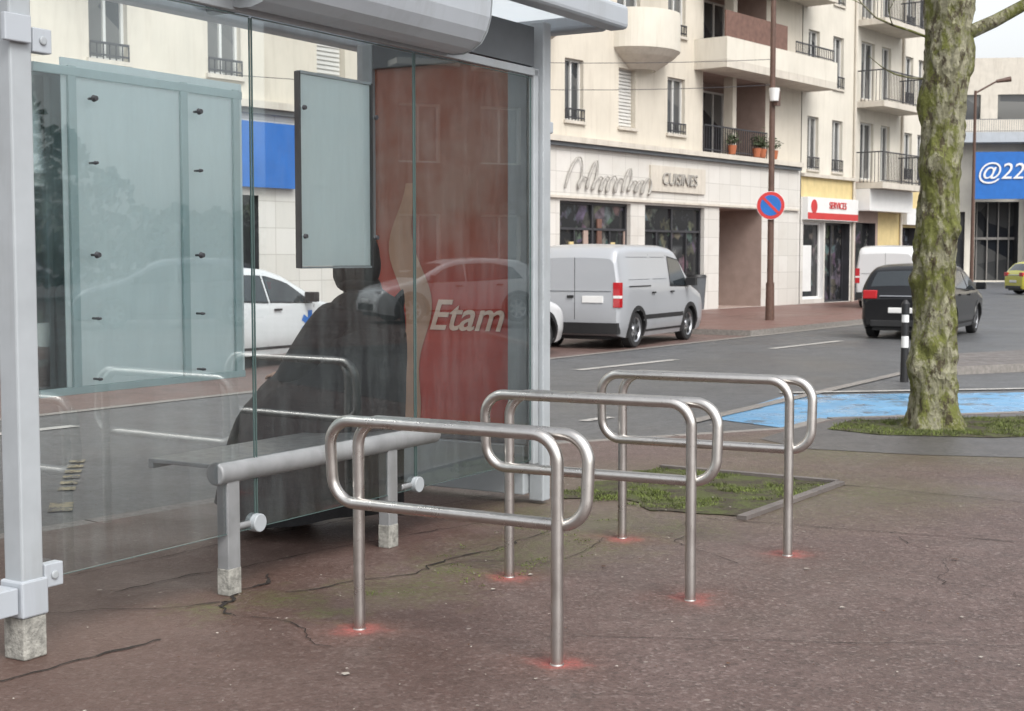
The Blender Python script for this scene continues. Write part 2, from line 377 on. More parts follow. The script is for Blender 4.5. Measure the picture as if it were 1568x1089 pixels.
# ------------------------------------------------------------------ ground
mkobj('ground',[(-600,-600,-.135),(600,-600,-.135),(600,900,-.135),(-600,900,-.135)],[(0,1,2,3)],[M['island']])
mkobj('road',[(-120,-120,-.12),(160,-120,-.12),(160,200,-.12),(-120,200,-.12)],[(0,1,2,3)],[M['road']])
EDGE=[(-39.7,-39),(-2.35,8.0),(.35,11.4),(2.5,12.45),(3.0,13.2),(7,14.3),(20,18),(80,40)]
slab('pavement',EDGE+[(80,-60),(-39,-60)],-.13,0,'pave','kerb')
mkobj('asphalt_walk',[(x,y,.003) for x,y in [(2.42,12.33),(2.05,11.7),(2.3,11.1),(3.1,10.75),(4.3,10.5),(14,9.6),(16,16.6),(7,14.2),(3.02,13.12)]],[tuple(range(9))],[M['walkasphalt']])
def kerbline(name,pts,w=.14,z0=-.13,z1=.0):
    mb=MB()
    for i in range(len(pts)-1):
        a=Vector(pts[i]);b=Vector(pts[i+1]);L=(b-a).length;d=(b-a)/L;n=Vector((-d.y,d.x))*w
        k=max(1,int(L/1.0)) if L<60 else int(L/2)
        for j in range(k):
            s0=a+d*(L*j/k+.006);s1=a+d*(L*(j+1)/k-.006)
            P=[s0,s1,s1+n,s0+n]; zz=z1+random.uniform(-.006,.0)
            mb.quad([(p.x,p.y,zz) for p in P],'kerb')
            mb.quad([(P[3].x,P[3].y,z0),(P[2].x,P[2].y,z0),(P[2].x,P[2].y,zz),(P[3].x,P[3].y,zz)],'kerb')
    return mb.build(name)
kerbline('kerb',EDGE[:7])
o0=Vector((.92,23.3));rd=Vector((.555,.832));bn=Vector((-.832,.555))
Q=lambda q,b:tuple(o0+rd*q+bn*b)
bay=[Q(-50,0),Q(7.2,0),Q(7.2,5.2),Q(-50,5.2)]
mkobj('parking_bay',[(*p,-.116) for p in bay],[(0,1,2,3)],[M['bay']])
slab('far_pavement',[Q(7.2,0),Q(20,0),(17.5,56),(12,80),(-60,60),Q(-50,5.2),Q(7.2,5.2)],-.13,0,'farpave','kerb')
mb=MB(); strip(mb,Q(-50,-.08),Q(7.2,-.08),.16,-.112,'kerb'); strip(mb,Q(7.2,-.1),Q(20,-.1),.2,-.112,'kerb'); mb.build('gutter_kerb')
mb=MB()
strip(mb,(.95,20.4),(2.6,22.5),.17,-.112,'paintwhite')
strip(mb,(4.6,25.2),(6.4,27.6),.17,-.112,'paintwhite'); strip(mb,(-2.6,15.8),(-1.0,17.9),.17,-.112,'paintwhite')
strip(mb,(.7,14.0),(1.0,14.35),.12,-.112,'paintwhite')
strip(mb,(-5.9,11.4),(-4.2,13.6),.17,-.112,'paintwhite')
strip(mb,(-2.88,8.97),(-2.97,9.3),.15,-.112,'paintyellow')
for k in range(6):
    a=Vector((-3.1,9.8)).lerp(Vector((-3.5,11.4)),k/6);b=Vector((-3.1,9.8)).lerp(Vector((-3.5,11.4)),k/6+.09); strip(mb,a,b,.12,-.112,'paintyellow')
mb.build('road_markings')
mkobj('blue_painted_bay',[(x,y,-.115) for x,y in [(2.0,14.25),(2.75,13.2),(7,14.35),(13,16.2),(13,18.3),(7,17.1),(3.25,16.7)]],[(0,1,2,3,4,5,6)],[M['bluepaint']])
mb=MB(); strip(mb,(1.75,13.9),(5.5,19.9),.16,-.108,'kerb'); strip(mb,(3.2,16.9),(13,18.6),.14,-.106,'paintwhite'); mb.build('edge_stones')
slab('traffic_island',[(6.1,19.6),(6.9,22.2),(16,28),(16,24.2)],-.13,.0,'island','kerb')
M['crack']=PM('crack_dirt',(.014,.010,.008),.95,var=.3)
mb=MB()
def crack(pts,w,jit=.03):
    fine=[];w*=1.25
    for (a,b) in zip(pts,pts[1:]):
        n=max(3,int((Vector(b)-Vector(a)).length/.04))
        for k in range(n):
            t=k/n;x=a[0]+(b[0]-a[0])*t;y=a[1]+(b[1]-a[1])*t
            fine.append((x+jit*mnoise.noise(Vector((x*3,y*3,1)))+jit*.35*mnoise.noise(Vector((x*17,y*17,1))),y+jit*mnoise.noise(Vector((x*3,y*3,7)))+jit*.35*mnoise.noise(Vector((x*17,y*17,9)))))
    fine.append(pts[-1])
    for k,(a,b) in enumerate(zip(fine,fine[1:])):
        ww=w*(.3+1.3*abs(mnoise.noise(Vector((a[0]*5,a[1]*5,2)))))
        d=(Vector(b)-Vector(a)).normalized();n=Vector((-d.y,d.x))*ww/2
        A=Vector(a);B=Vector(b);mb.quad([(p.x,p.y,.0045) for p in (A-n,B-n,B+n,A+n)],'crack')
crack([(1.11,8.1),(2.67,7.43),(4.6,6.6)],.009,.02)
crack([(1.9,9.5),(3.2,8.6),(4.8,8.0)],.010,.04)
crack([(.25,5.55),(1.97,5.40),(3.4,5.2)],.006,.03)
crack([(-1.95,4.75),(-1.78,4.94),(-1.45,5.42),(-1.38,5.5)],.018,.08)
crack([(-1.16,6.7),(-1.12,6.4),(-1.3,6.1),(-1.18,5.9)],.018,.12)
crack([(-1.3,6.1),(-1.6,6.0),(-2.1,5.9)],.009,.08)
crack([(-1.18,5.9),(-.9,5.75),(-.7,5.4)],.007,.1)
crack([(-1.0,6.3),(-.4,6.75),(-.2,7.1),(.2,7.6),(.3,8.5)],.013,.1)
crack([(-.35,6.8),(.2,7.0),(.6,7.6)],.006,.1)
crack([(-1.8,6.3),(-.9,7.3),(.1,8.2)],.010,.06)
crack([(-2.1,6.6),(-1.2,7.8),(0,9.0)],.008,.05)
crack([(1.0,8.0),(.9,7.4),(1.1,6.9)],.005,.1)
crack([(2.4,6.1),(2.0,6.5),(2.2,7.0),(2.0,7.6)],.004,.12)
mb.build('pavement_cracks')
pit=[(.2,8.85),(1.29,8.08),(2.15,9.35),(1.05,10.05)]
pitn=[]
for i in range(4):
    a=Vector(pit[i]);b=Vector(pit[(i+1)%4])
    for k in range(14):
        p=a.lerp(b,k/14); j=.22 if i in (0,3) else .02
        pitn.append((p.x+j*mnoise.noise(Vector((p.x*4,p.y*4,1))),p.y+j*mnoise.noise(Vector((p.x*4,p.y*4,5)))))
mkobj('tree_pit_soil',[(x,y,.006) for x,y in pitn],[tuple(range(len(pitn)))],[M['soil']])
mb=MB()
for i in (1,2):
    a=Vector(pit[i]);b=Vector(pit[i+1]);d=(b-a).normalized();n=Vector((d.y,-d.x))*.06
    P=[a,b,b+n,a+n]; zt=.025
    mb.quad([(p.x,p.y,zt) for p in P],'island')
    for j in range(4):
        p,q=P[j],P[(j+1)%4]; mb.quad([(p.x,p.y,0.001),(q.x,q.y,.001),(q.x,q.y,zt),(p.x,p.y,zt)],'island')
mb.build('tree_pit_edging')
def inpoly(x,y,poly):
    c=False;j=len(poly)-1
    for i in range(len(poly)):
        if (poly[i][1]>y)!=(poly[j][1]>y) and x<(poly[j][0]-poly[i][0])*(y-poly[i][1])/(poly[j][1]-poly[i][1])+poly[i][0]: c=not c
        j=i
    return c
def grass(name,poly,n,h,thr=-.15):
    xs=[p[0] for p in poly];ys=[p[1] for p in poly];v=[];f=[];c=0
    while c<n:
        x=random.uniform(min(xs),max(xs));y=random.uniform(min(ys),max(ys))
        if not inpoly(x,y,poly): continue
        c+=1
        if mnoise.noise(Vector((x*2.6,y*2.6,3)))+.6*mnoise.noise(Vector((x*9,y*9,3)))<thr+random.uniform(-.12,.12): continue
        a=random.uniform(0,6.28);w=random.uniform(.002,.005);hh=h*random.uniform(.3,1.3)*(1+mnoise.noise(Vector((x*4,y*4,0))))
        dx,dy=math.cos(a)*w,math.sin(a)*w;lx,ly=random.uniform(-.9,.9)*hh,random.uniform(-.9,.9)*hh
        b=len(v);v+=[(x-dx,y-dy,.004),(x+dx,y+dy,.004),(x+lx,y+ly,hh)];f.append((b,b+1,b+2))
    return mkobj(name,v,f,[M['grass']])
grass('grass',pit,22000,.020,.10)
tg=[(2.75,12.35),(3.1,11.95),(4.0,11.75),(6.6,12.35),(7.5,13.9),(3.1,13.0)]
mkobj('tree_base_soil',[(x,y,.008) for x,y in tg],[tuple(range(6))],[M['soil']])
grass('grass.001',tg,30000,.030,-.10)
sp_=[(-.75,6.2),(-.2,6.3),(.5,7.2),(.75,7.9),(.5,8.4),(0,7.9),(-.5,6.8)]
grass('grass.002',sp_,9000,.010,.28)
mb=MB()
M['chip']=PM('pale_chip',(.34,.31,.27),.8,var=.2); M['dleaf']=PM('dead_leaf',(.10,.05,.03),.8,var=.3)
for k in range(900):
    d=random.uniform(3.9,13); x=random.uniform(-.36,.4)*d; s=random.uniform(.002,.007)*(1 if random.random()<.93 else 2.4); a=random.uniform(0,6.28)
    pts=[(x+math.cos(a+t)*s*random.uniform(.5,1.3),d+math.sin(a+t)*s*random.uniform(.5,1.3),.007+random.uniform(0,.003)) for t in (0,1.2,2.4,3.7,5)]
    mb.quad(pts,'chip' if random.random()<.6 else 'dleaf')
mb.build('leaf_litter')

# ------------------------------------------------------------------ bike racks
def rack(ax,ay,bx,by,H,zb):
    L=math.hypot(ax-bx,ay-by);e=empty('bike_rack',(bx,by,0),math.atan2(ay-by,ax-bx))
    r=.0235;H-=r;o=.105;y0=-.026;y1=.026
    path=[(L,y0,-.02),(L,y0,H),(-o,y0,H),(-o,0,zb),(L+o,0,zb),(L+o,y1,H),(0,y1,H),(0,y1,-.02)]
    tube('bent_tube',fillet(path,.105,10),r,'steel',e,8)
    mb=MB()
    for x,y in ((L,y0),(0,y1)): mb.cyl((x,y,0),(x,y,.004),.027,.026,'steel',20)
    mb.build('foot_welds',e,30)
for (a,b,H,z) in ((LEGS[0],LEGS[1],.875,.516),(LEGS[2],LEGS[3],.890,.522),(LEGS[4],LEGS[5],.908,.535)):
    rack(*a,*b,H,z)

# ------------------------------------------------------------------ bus shelter (local x = along glass line, local y = towards the street)
SA=math.atan2(.8586,.5126)
sh=empty('bus_shelter',(-1.833,5.274,0),SA)
mb=MB()
mb.box(-.05,.05,-.05,.05,.22,2.9,'grey')
mb.box(-.062,.062,-.062,.062,.16,.30,'lightgrey')
mb.box(3.86,3.95,-.05,.05,.02,2.9,'grey'); mb.box(3.80,3.857,-.02,.02,.25,2.62,'grey')
mb.box(3.955,4.02,-.03,.03,2.25,2.32,'lightgrey')
mb.build('posts',sh,bevel=.008)
mb=MB(); mb.box(-.055,.055,-.055,.055,0,.16,'pitted'); mb.build('post_foot',sh,bevel=.006)
mb=MB()
mb.box(-.3,-.055,-.03,.03,.20,.25,'lightgrey'); mb.box(-.16,-.07,-.05,.05,.18,.28,'lightgrey')
for z in (.30,2.30):
    mb.box(.052,.14,-.055,-.008,z-.045,z+.045,'lightgrey'); mb.cyl((.096,-.055,z),(.096,-.064,z),.018,.016,'grey')
mb.box(-.09,.03,-.075,-.052,2.28,2.38,'lightgrey')
mb.build('clamps',sh,bevel=.006)
for i,(a,b) in enumerate(((.075,1.30),(1.315,2.57),(2.585,3.79))):
    g=MB(); g.quad([(a,0,.28),(b,0,.28),(b,0,2.56),(a,0,2.56)],'sglass'); g.build('glass_panel_%d'%(i+1),sh)
    g=MB()
    for x in (a,b): g.box(x-.002,x+.002,-.004,.004,.28,2.56,'glassedge')
    g.box(a+.004,b-.004,-.004,.004,.276,.279,'glassedge'); g.box(a+.004,b-.004,-.004,.004,2.561,2.566,'glassedge')
    g.build('glass_edge_%d'%(i+1),sh)
mb=MB(); mb.box(.05,3.86,-.02,.02,2.575,2.62,'grey'); mb.build('top_rail',sh,bevel=.004)
mb=MB(); mb.box(.27,1.295,.045,.055,.97,2.27,'frost'); mb.box(.10,.267,.047,.053,.97,2.23,'sglass'); mb.build('notice_board',sh)
mb=MB()
for x in (.31,.92,1.245): mb.box(x-.02,x+.02,.028,.043,.99,2.24,'frostbar')
mb.box(.12,1.28,.026,.041,2.20,2.235,'frostbar'); mb.box(.12,1.28,.026,.041,.965,.995,'frostbar')
mb.build('notice_board_rails',sh,bevel=.003)
mb=MB()
for x in (.39,.975):
    for z,r in ((1.02,.007),(1.26,.007),(1.51,.014),(1.87,.008),(2.12,.014)):
        mb.cyl((x,.0,z),(x,-.016,z),r,r*.7,'dmetal',14)
        mb.cyl((x,.0,z),(x,.03,z),.005,.005,'dmetal',8)
mb.build('studs',sh,40)
mb=MB(); mb.box(1.68,2.23,.03,.045,1.46,2.36,'posterpale'); mb.build('poster_sheet',sh)
mb=MB()
for a,b in ((1.668,1.679),(2.231,2.245)): mb.box(a,b,.02,.05,1.45,2.37,'dmetal')
mb.box(1.68,2.23,.02,.05,2.362,2.375,'grey'); mb.box(1.68,2.23,.02,.05,1.448,1.458,'grey')
for x in (1.675,2.238):
    for z in (1.6,2.2): mb.cyl((x,.0,z),(x,-.014,z),.012,.01,'dmetal',12)
mb.build('poster_frame',sh)
prof=[(.0,2.60),(-.06,2.585),(-.12,2.585),(-.18,2.60),(-.235,2.635),(-.27,2.69),(-.293,2.76),(-.30,2.84),(-.30,2.92),(-.28,3.0),(-.22,3.06),(0,3.08)]
mb=MB(); x0,x1=1.18,2.86
for i in range(len(prof)-1):
    (a,b),(c,d)=prof[i],prof[i+1]; mb.quad([(x0,a,b),(x1,a,b),(x1,c,d),(x0,c,d)],'lightgrey')
mb.quad([(x0,a,b) for a,b in prof],'dgrey'); mb.quad([(x1,a,b) for a,b in prof][::-1],'lightgrey')
mb.build('rounded_light_housing',sh,50)
mb=MB()
for x in (1.175,2.865):
    mb.quad([(x,a*1.02,b-(.006 if b<2.7 else 0)) for a,b in prof],'grey')
mb.build('housing_end_caps',sh)
mb=MB(); mb.box(1.05,1.170,-.22,-.02,2.7,2.9,'dgrey'); mb.box(.9,3.8,-.018,.04,2.63,2.86,'dgrey'); mb.build('roof_beam',sh)
mb=MB(); mb.box(-.4,4.42,-.34,-.20,2.90,3.05,'lightgrey'); mb.box(-.4,4.42,1.55,1.70,2.90,3.05,'lightgrey'); mb.box(-.4,-.25,-.197,1.547,2.90,3.05,'lightgrey'); mb.box(4.27,4.42,-.197,1.547,2.90,3.05,'lightgrey')
for x in (1.2,2.7): mb.box(x-.03,x+.03,-.19,1.54,2.90,2.98,'dgrey')
mb.build('roof_frame',sh,bevel=.03,seg=3)
mb=MB(); mb.box(-.24,4.26,-.19,1.54,2.985,3.0,'roofpanel'); mb.build('roof_panel',sh)
mb=MB(); mb.cyl((1.06,.02,.55),(2.78,.02,.55),.052,.052,'benchgrey',28); mb.build('bench_tube',sh,40,bevel=.008)
mb=MB(); mb.box(1.10,2.70,.06,.44,.565,.585,'benchgrey'); mb.box(1.10,2.70,.43,.46,.54,.585,'benchgrey'); mb.build('bench_seat',sh,bevel=.004)
mb=MB()
for x in (1.15,2.36): mb.box(x-.04,x+.04,-.01,.055,0,.52,'benchgrey'); mb.box(x-.042,x+.042,-.012,.057,0,.12,'pitted')
mb.build('bench_legs',sh,bevel=.004)
mb=MB()
for x in (1.15,2.42):
    mb.cyl((x+.03,.01,.30),(x+.15,.01,.30),.018,.018,'benchgrey',14); mb.cyl((x+.155,.03,.30),(x+.155,-.03,.30),.042,.042,'grey',24)
mb.build('glass_clamps',sh,40,bevel=.004)
ad=empty('advert_case',(0,0,0),0,sh)
mb=MB()
mb.box(3.80,4.02,.055,1.32,.06,.36,'grey')
mb.box(3.84,4.0,.055,.19,.363,2.86,'grey'); mb.box(3.84,4.0,1.2,1.32,.363,2.86,'grey')
mb.box(3.84,4.0,.193,1.197,2.70,2.86,'dgrey'); mb.box(3.84,4.0,.193,1.197,.363,.46,'dgrey')
mb.box(3.88,3.99,.193,1.197,.463,2.697,'black')
mb.build('case',ad,bevel=.006)
po=mkobj('printed_poster',[(-.19,0,.463),(-1.2,0,.463),(-1.2,0,2.70),(-.19,0,2.70)],[(0,3,2,1)],[M['advert']],parent=ad)
po.location=(3.872,0,0);po.rotation_euler=(0,0,R(-90))
mb=MB();prev=None
for k in range(29):
    z=.47+1.5*k/28; c=.93+.05*math.sin(z*4.3+.4)+.03*math.sin(z*9); w=.085+.03*math.sin(z*5+1)-.05*max(0,z-1.5)
    cur=((3.868,c-w,z),(3.868,c+w,z))
    if prev: mb.quad([prev[0],prev[1],cur[1],cur[0]],'flesh')
    prev=cur
mb.build('printed_figure',ad)
text('poster_word','Etam',.27,'adtext',ad,(3.866,.52,1.13),(R(90),0,R(-90)),.002,.35,off=.003)

# ------------------------------------------------------------------ seated person
pe=empty('seated_person',(-.835,7.68,0),math.atan2(.5126,-.8586))
pe.scale=(1.08,1.16,1.10)
def skin(name,pts,edges,mat,root=0,sub=2):
    me=bpy.data.meshes.new(name); me.from_pydata([p[0] for p in pts],edges,[]); me.materials.append(M[mat])
    o=bpy.data.objects.new(name,me);COL.objects.link(o);o.parent=pe
    bpy.context.view_layer.objects.active=o
    md=o.modifiers.new('s','SKIN'); md.use_smooth_shade=True
    for i,p in enumerate(pts):
        r=p[1]; me.skin_vertices[0].data[i].radius=r if isinstance(r,tuple) else (r,r)
    me.skin_vertices[0].data[root].use_root=True
    s=o.modifiers.new('u','SUBSURF'); s.levels=sub;s.render_levels=sub
    return o
pts=[((0,0,.70),(.17,.20)),((-.02,0,.90),(.18,.21)),((-.03,0,1.06),(.17,.22)),((-.01,0,1.19),(.12,.13)),((.01,0,1.30),(.10,.10)),
 ((-.02,.17,1.12),.10),((.05,.28,.93),.10),((.17,.28,.80),.085),((.36,.12,.78),.05),
 ((-.02,-.17,1.12),.10),((.05,-.28,.93),.10),((.17,-.28,.80),.085),((.36,-.12,.78),.05),
 ((.15,.11,.67),.12),((.5,.13,.64),.095),((.49,.13,.35),.07),((.46,.13,.10),.05),
 ((.15,-.11,.67),.12),((.5,-.13,.64),.095),((.49,-.13,.35),.07),((.46,-.13,.10),.05)]
skin('body',pts,[(0,1),(1,2),(2,3),(3,4),(2,5),(5,6),(6,7),(7,8),(2,9),(9,10),(10,11),(11,12),(0,13),(13,14),(14,15),(15,16),(0,17),(17,18),(18,19),(19,20)],'coat')
rings=[(1.0,-.02,.20,.26),(.88,.04,.27,.29),(.76,.14,.36,.31),(.66,.22,.44,.34),(.5,.27,.47,.36),(.3,.30,.49,.38),(.10,.32,.51,.40)]
v=[];f=[];n=48
for j,(z,cx,rx,ry) in enumerate(rings):
    for k in range(n):
        t=2*math.pi*k/n; fold=1+.05*(j/6)*math.sin(t*9+j*.3)+.03*(j/6)*math.sin(t*5+1)
        v.append((cx+rx*fold*math.cos(t),ry*fold*math.sin(t),z+.03*math.sin(t*3+j)))
for j in range(len(rings)-1):
    for k in range(n): k2=(k+1)%n; f.append((j*n+k,j*n+k2,(j+1)*n+k2,(j+1)*n+k))
o=mkobj('long_coat_skirt',v,f,[M['coat']],parent=pe,smooth=180); s=o.modifiers.new('u','SUBSURF');s.levels=1;s.render_levels=1
def blobmesh(name,cen,rad,mat,fn=None,u=24,w=16):
    bm=bmesh.new(); bmesh.ops.create_uvsphere(bm,u_segments=u,v_segments=w,radius=1)
    for q in bm.verts:
        c=q.co.copy()
        if fn: c=fn(c)
        q.co=Vector((cen[0]+c.x*rad[0],cen[1]+c.y*rad[1],cen[2]+c.z*rad[2]))
    for fc in bm.faces: fc.smooth=True
    me=bpy.data.meshes.new(name);bm.to_mesh(me);bm.free();me.materials.append(M[mat])
    o=bpy.data.objects.new(name,me);COL.objects.link(o);o.parent=pe;return o
def headf(c):
    c=c.copy()
    if c.z<0: c.x*=1-.18*abs(c.z); c.y*=1-.3*abs(c.z)
    if c.x>.75 and abs(c.y)<.22 and -.35<c.z<.1: c.x+=.18
    return c
blobmesh('head',(.05,0,1.375),(.098,.072,.112),'skin',headf)
blobmesh('hair',(.035,0,1.385),(.108,.082,.116),'hair',lambda c: Vector((min(c.x,.45+.3*max(0,c.z)),c.y,c.z)))
def hoodf(c):
    k=max(0,-c.z)
    return Vector((min(c.x,.30)*(1+.35*k),c.y*(1+.55*k*k),c.z*(1+.25*k)))
blobmesh('hood',(.02,0,1.37),(.135,.112,.145),'coat',hoodf,32,24)
for s_ in (1,-1):
    blobmesh('ear',(.055,s_*.074,1.375),(.02,.01,.03),'skin')
    blobmesh('shoe',(.52,s_*.13,.05),(.14,.05,.05),'shoe',lambda c:Vector((c.x,c.y*(1+.1*c.x),max(c.z,-.95)*(1-.35*max(0,c.x)))))
    blobmesh('palm',(.42,s_*.10,.775),(.05,.04,.02),'skin')
    for k in range(4):
        y=s_*(.10-.028+.019*k); l=(.060,.070,.064,.048)[k]
        skin('finger',[((.44,y,.775),.0085),((.44+l*.6,y*.98,.772),.008),((.44+l,y*.96,.755),.007)],[(0,1),(1,2)],'skin',0,1)
    skin('thumb',[((.41,s_*.07,.775),.0095),((.44,s_*.045,.78),.009),((.465,s_*.035,.775),.008)],[(0,1),(1,2)],'skin',0,1)

# ------------------------------------------------------------------ vehicles
def interp(P,x):
    if x<=P[0][0]: return P[0][1]
    for (a,b),(c,d) in zip(P,P[1:]):
        if x<=c: return b+(d-b)*(x-a)/(c-a)
    return P[-1][1]
def car(name,loc,yaw_deg,paintm,spec,z=-.116):
    e=empty(name,(loc[0],loc[1],z),R(90-yaw_deg))
    L,W,H,belt,th=spec['L'],spec['W'],spec['H'],spec['belt'],spec['th'];P=spec['prof'];rc0=spec.get('rc',.08);wr=spec['wr'];wx=spec['wheels']
    prof=lambda x:sum(interp(P,min(L,max(0,x+k*.02))) for k in (-2,-1,0,1,2))/5
    def hw(x):
        d=min(x,L-x);t=max(0,1-d/.5);return W*(1-spec.get('tap',.14)*t**2.3)
    def side(x,z):
        w=hw(x)
        if z>belt: w*=1-th*(z-belt)/(H-belt)
        else: w*=1-.03*((belt-z)/belt)**2
        if z<.4: w*=1-.06*(.4-z)/.2
        return w
    zb=lambda x:.19+.06*max(0,1-min(x,L-x)/.4)
    xs=[0,.015,.04,.08,.13]+[.13+(L-.26)*k/74 for k in range(1,74)]+[L-.13,L-.08,L-.04,L-.015,L]
    verts=[];nr=None;n=16
    for x in xs:
        endd=min(x,L-x); ins=.035*max(0,1-endd/.06)**2
        zt=prof(x)-ins*.6;b=zb(x)+ins;rc=min(rc0,(zt-b)*.3);half=[]
        for i in range(n+1):
            zz=b+(zt-rc-b)*i/n; half.append((side(x,zz)-ins,zz))
        yc=half[-1][0]-rc
        for i in range(1,5):
            t=i/4*math.pi/2; half.append((yc+rc*math.cos(t),zt-rc+rc*math.sin(t)))
        for i in range(1,6):
            y=yc*(1-i/5); half.append((y,zt+.022*(1-(y/yc)**2)))
        ring=[(x,y,zz) for y,zz in half]+[(x,-y,zz) for y,zz in half[:-1][::-1]]
        nr=len(ring);verts+=ring
    faces=[]
    for j in range(len(xs)-1):
        for k in range(nr):
            k2=(k+1)%nr; q=(j*nr+k,j*nr+k2,(j+1)*nr+k2,(j+1)*nr+k)
            c=[sum(verts[i][a] for i in q)/4 for a in range(3)]
            if k!=nr-1 and abs(c[1])>.5*W and any((c[0]-w)**2+(c[2]-wr)**2<(wr+.05)**2 for w in wx): continue
            faces.append(q)
    faces.append(tuple(range(nr))); faces.append(tuple(range((len(xs)-1)*nr,len(xs)*nr))[::-1])
    o=mkobj('body',verts,faces,[M[paintm]],parent=e,smooth=35)
    bm=bmesh.new();bm.from_mesh(o.data);bmesh.ops.recalc_face_normals(bm,faces=bm.faces);bm.to_mesh(o.data);bm.free()
    mb=MB(); mb.box(.12,L-.12,-(W-.27),W-.27,.17,.62,'black')
    mb.build('underbody',e)
    archm=spec.get('arch',paintm)
    for w in wx:
        for s_ in (1,-1):
            mb=MB();K=26
            for k in range(K):
                a0=R(-22+224*k/K);a1=R(-22+224*(k+1)/K)
                def pt(r,a,dy):
                    X=w+r*math.cos(a);Z=max(.19,wr+r*math.sin(a));return (X,s_*(side(min(L,max(0,X)),Z)+dy),Z)
                r0,r1=wr+.03,wr+.105
                mb.quad([pt(r0,a0,.012),pt(r1,a0,.010),pt(r1,a1,.010),pt(r0,a1,.012)],archm)
                mb.quad([pt(r1,a0,.010),pt(r1+.008,a0,-.01),pt(r1+.008,a1,-.01),pt(r1,a1,.010)],archm)
                mb.quad([pt(r0,a0,.012),pt(r0,a0,-.22),pt(r0,a1,-.22),pt(r0,a1,.012)],'black')
            mb.build('wheel_arch',e,40)
            yo=s_*(side(w,wr)-.01);lp=[(.0,-.03),(.06,-.028),(.075,-.045),(wr*.60,-.03),(wr*.66,-.008),(wr*.68,-.002),(wr*.70,.0),(wr*.93,-.004),(wr,-.03),(wr,-.18),(wr*.6,-.2)]
            mv=[];mf=[];mi=[];K=32
            for (r,dy) in lp:
                for k in range(K):
                    a=2*math.pi*k/K;mv.append((w+r*math.cos(a),yo+s_*dy,wr+r*math.sin(a)))
            for j in range(len(lp)-1):
                for k in range(K): k2=(k+1)%K;mf.append((j*K+k,j*K+k2,(j+1)*K+k2,(j+1)*K+k));mi.append(0 if j<5 else 1)
            mkobj('wheel',mv,mf,[M['chrome'],M['rubber']],mi,e,smooth=35)
            mb=MB()
            for k in range(spec.get('spokes',7)):
                a=2*math.pi*k/spec.get('spokes',7);pts=[]
                for rr,da in ((.32,-.10),(.62,-.30),(.64,.0),(.62,.30),(.32,.10)):
                    pts.append((w+wr*rr*math.cos(a+da),yo-s_*.022,wr+wr*rr*math.sin(a+da)))
                mb.quad(pts,'black')
            mb.build('rim_gaps',e)
    def sp(mb,poly,m,off=.006):
        for s_ in (1,-1): mb.quad([(x,s_*(side(x,z)+off),z) for x,z in poly],m)
    mb=MB()
    for poly in spec['win']:
        cx=sum(p[0] for p in poly)/len(poly);cz=sum(p[1] for p in poly)/len(poly)
        sp(mb,[(cx+(x-cx)*1.045,cz+(z-cz)*1.10) for x,z in poly],'black',.004)
        sp(mb,poly,'carglass',.008)
    for x in spec['seams']:
        zt=min(prof(x)-rc0-.03,H); sp(mb,[(x-.007,.32),(x+.007,.32),(x+.007,zt),(x-.007,zt)],'black',.003)
    sp(mb,[(wx[0]+wr+.1,.27),(wx[1]-wr-.1,.27),(wx[1]-wr-.1,.31),(wx[0]+wr+.1,.31)],'black',.006)
    for x,z in spec.get('handles',[]):
        for s_ in (1,-1):
            y=s_*(side(x,z)+.012);mb.box(x-.08,x+.08,min(y,y+s_*.02),max(y,y+s_*.02),z-.015,z+.015,'black')
    for P4,m in spec.get('sidepanels',[]): sp(mb,P4,m,.007)
    mb.build('side_windows_and_seams',e)
    mb=MB()
    for xa,xb in spec['glass']:
        K=10
        for k in range(K):
            a=xa+(xb-xa)*k/K;b=xa+(xb-xa)*(k+1)/K
            def rowp(x):
                zt=prof(x);w=side(x,zt)-rc0-.02;return [(x,w*t,zt+.022*(1-t*t)+.006) for t in (-1,-.5,0,.5,1)]
            ra,rb=rowp(a),rowp(b)
            for i in range(4): mb.quad([ra[i],rb[i],rb[i+1],ra[i+1]],'carglass')
    mb.build('windscreen_and_rear_glass',e,60)
    mb=MB()
    for args in spec.get('boxes',[]): mb.box(*args)
    mx=spec['mirror']
    for s_ in (1,-1):
        y=s_*(side(mx,belt)+.02);mb.box(mx-.05,mx+.07,min(y,y+s_*.2),max(y,y+s_*.2),belt+.0,belt+.15,spec.get('mirm','black'))
    mb.build('trim_lamps_plate',e,bevel=.018)
    return e
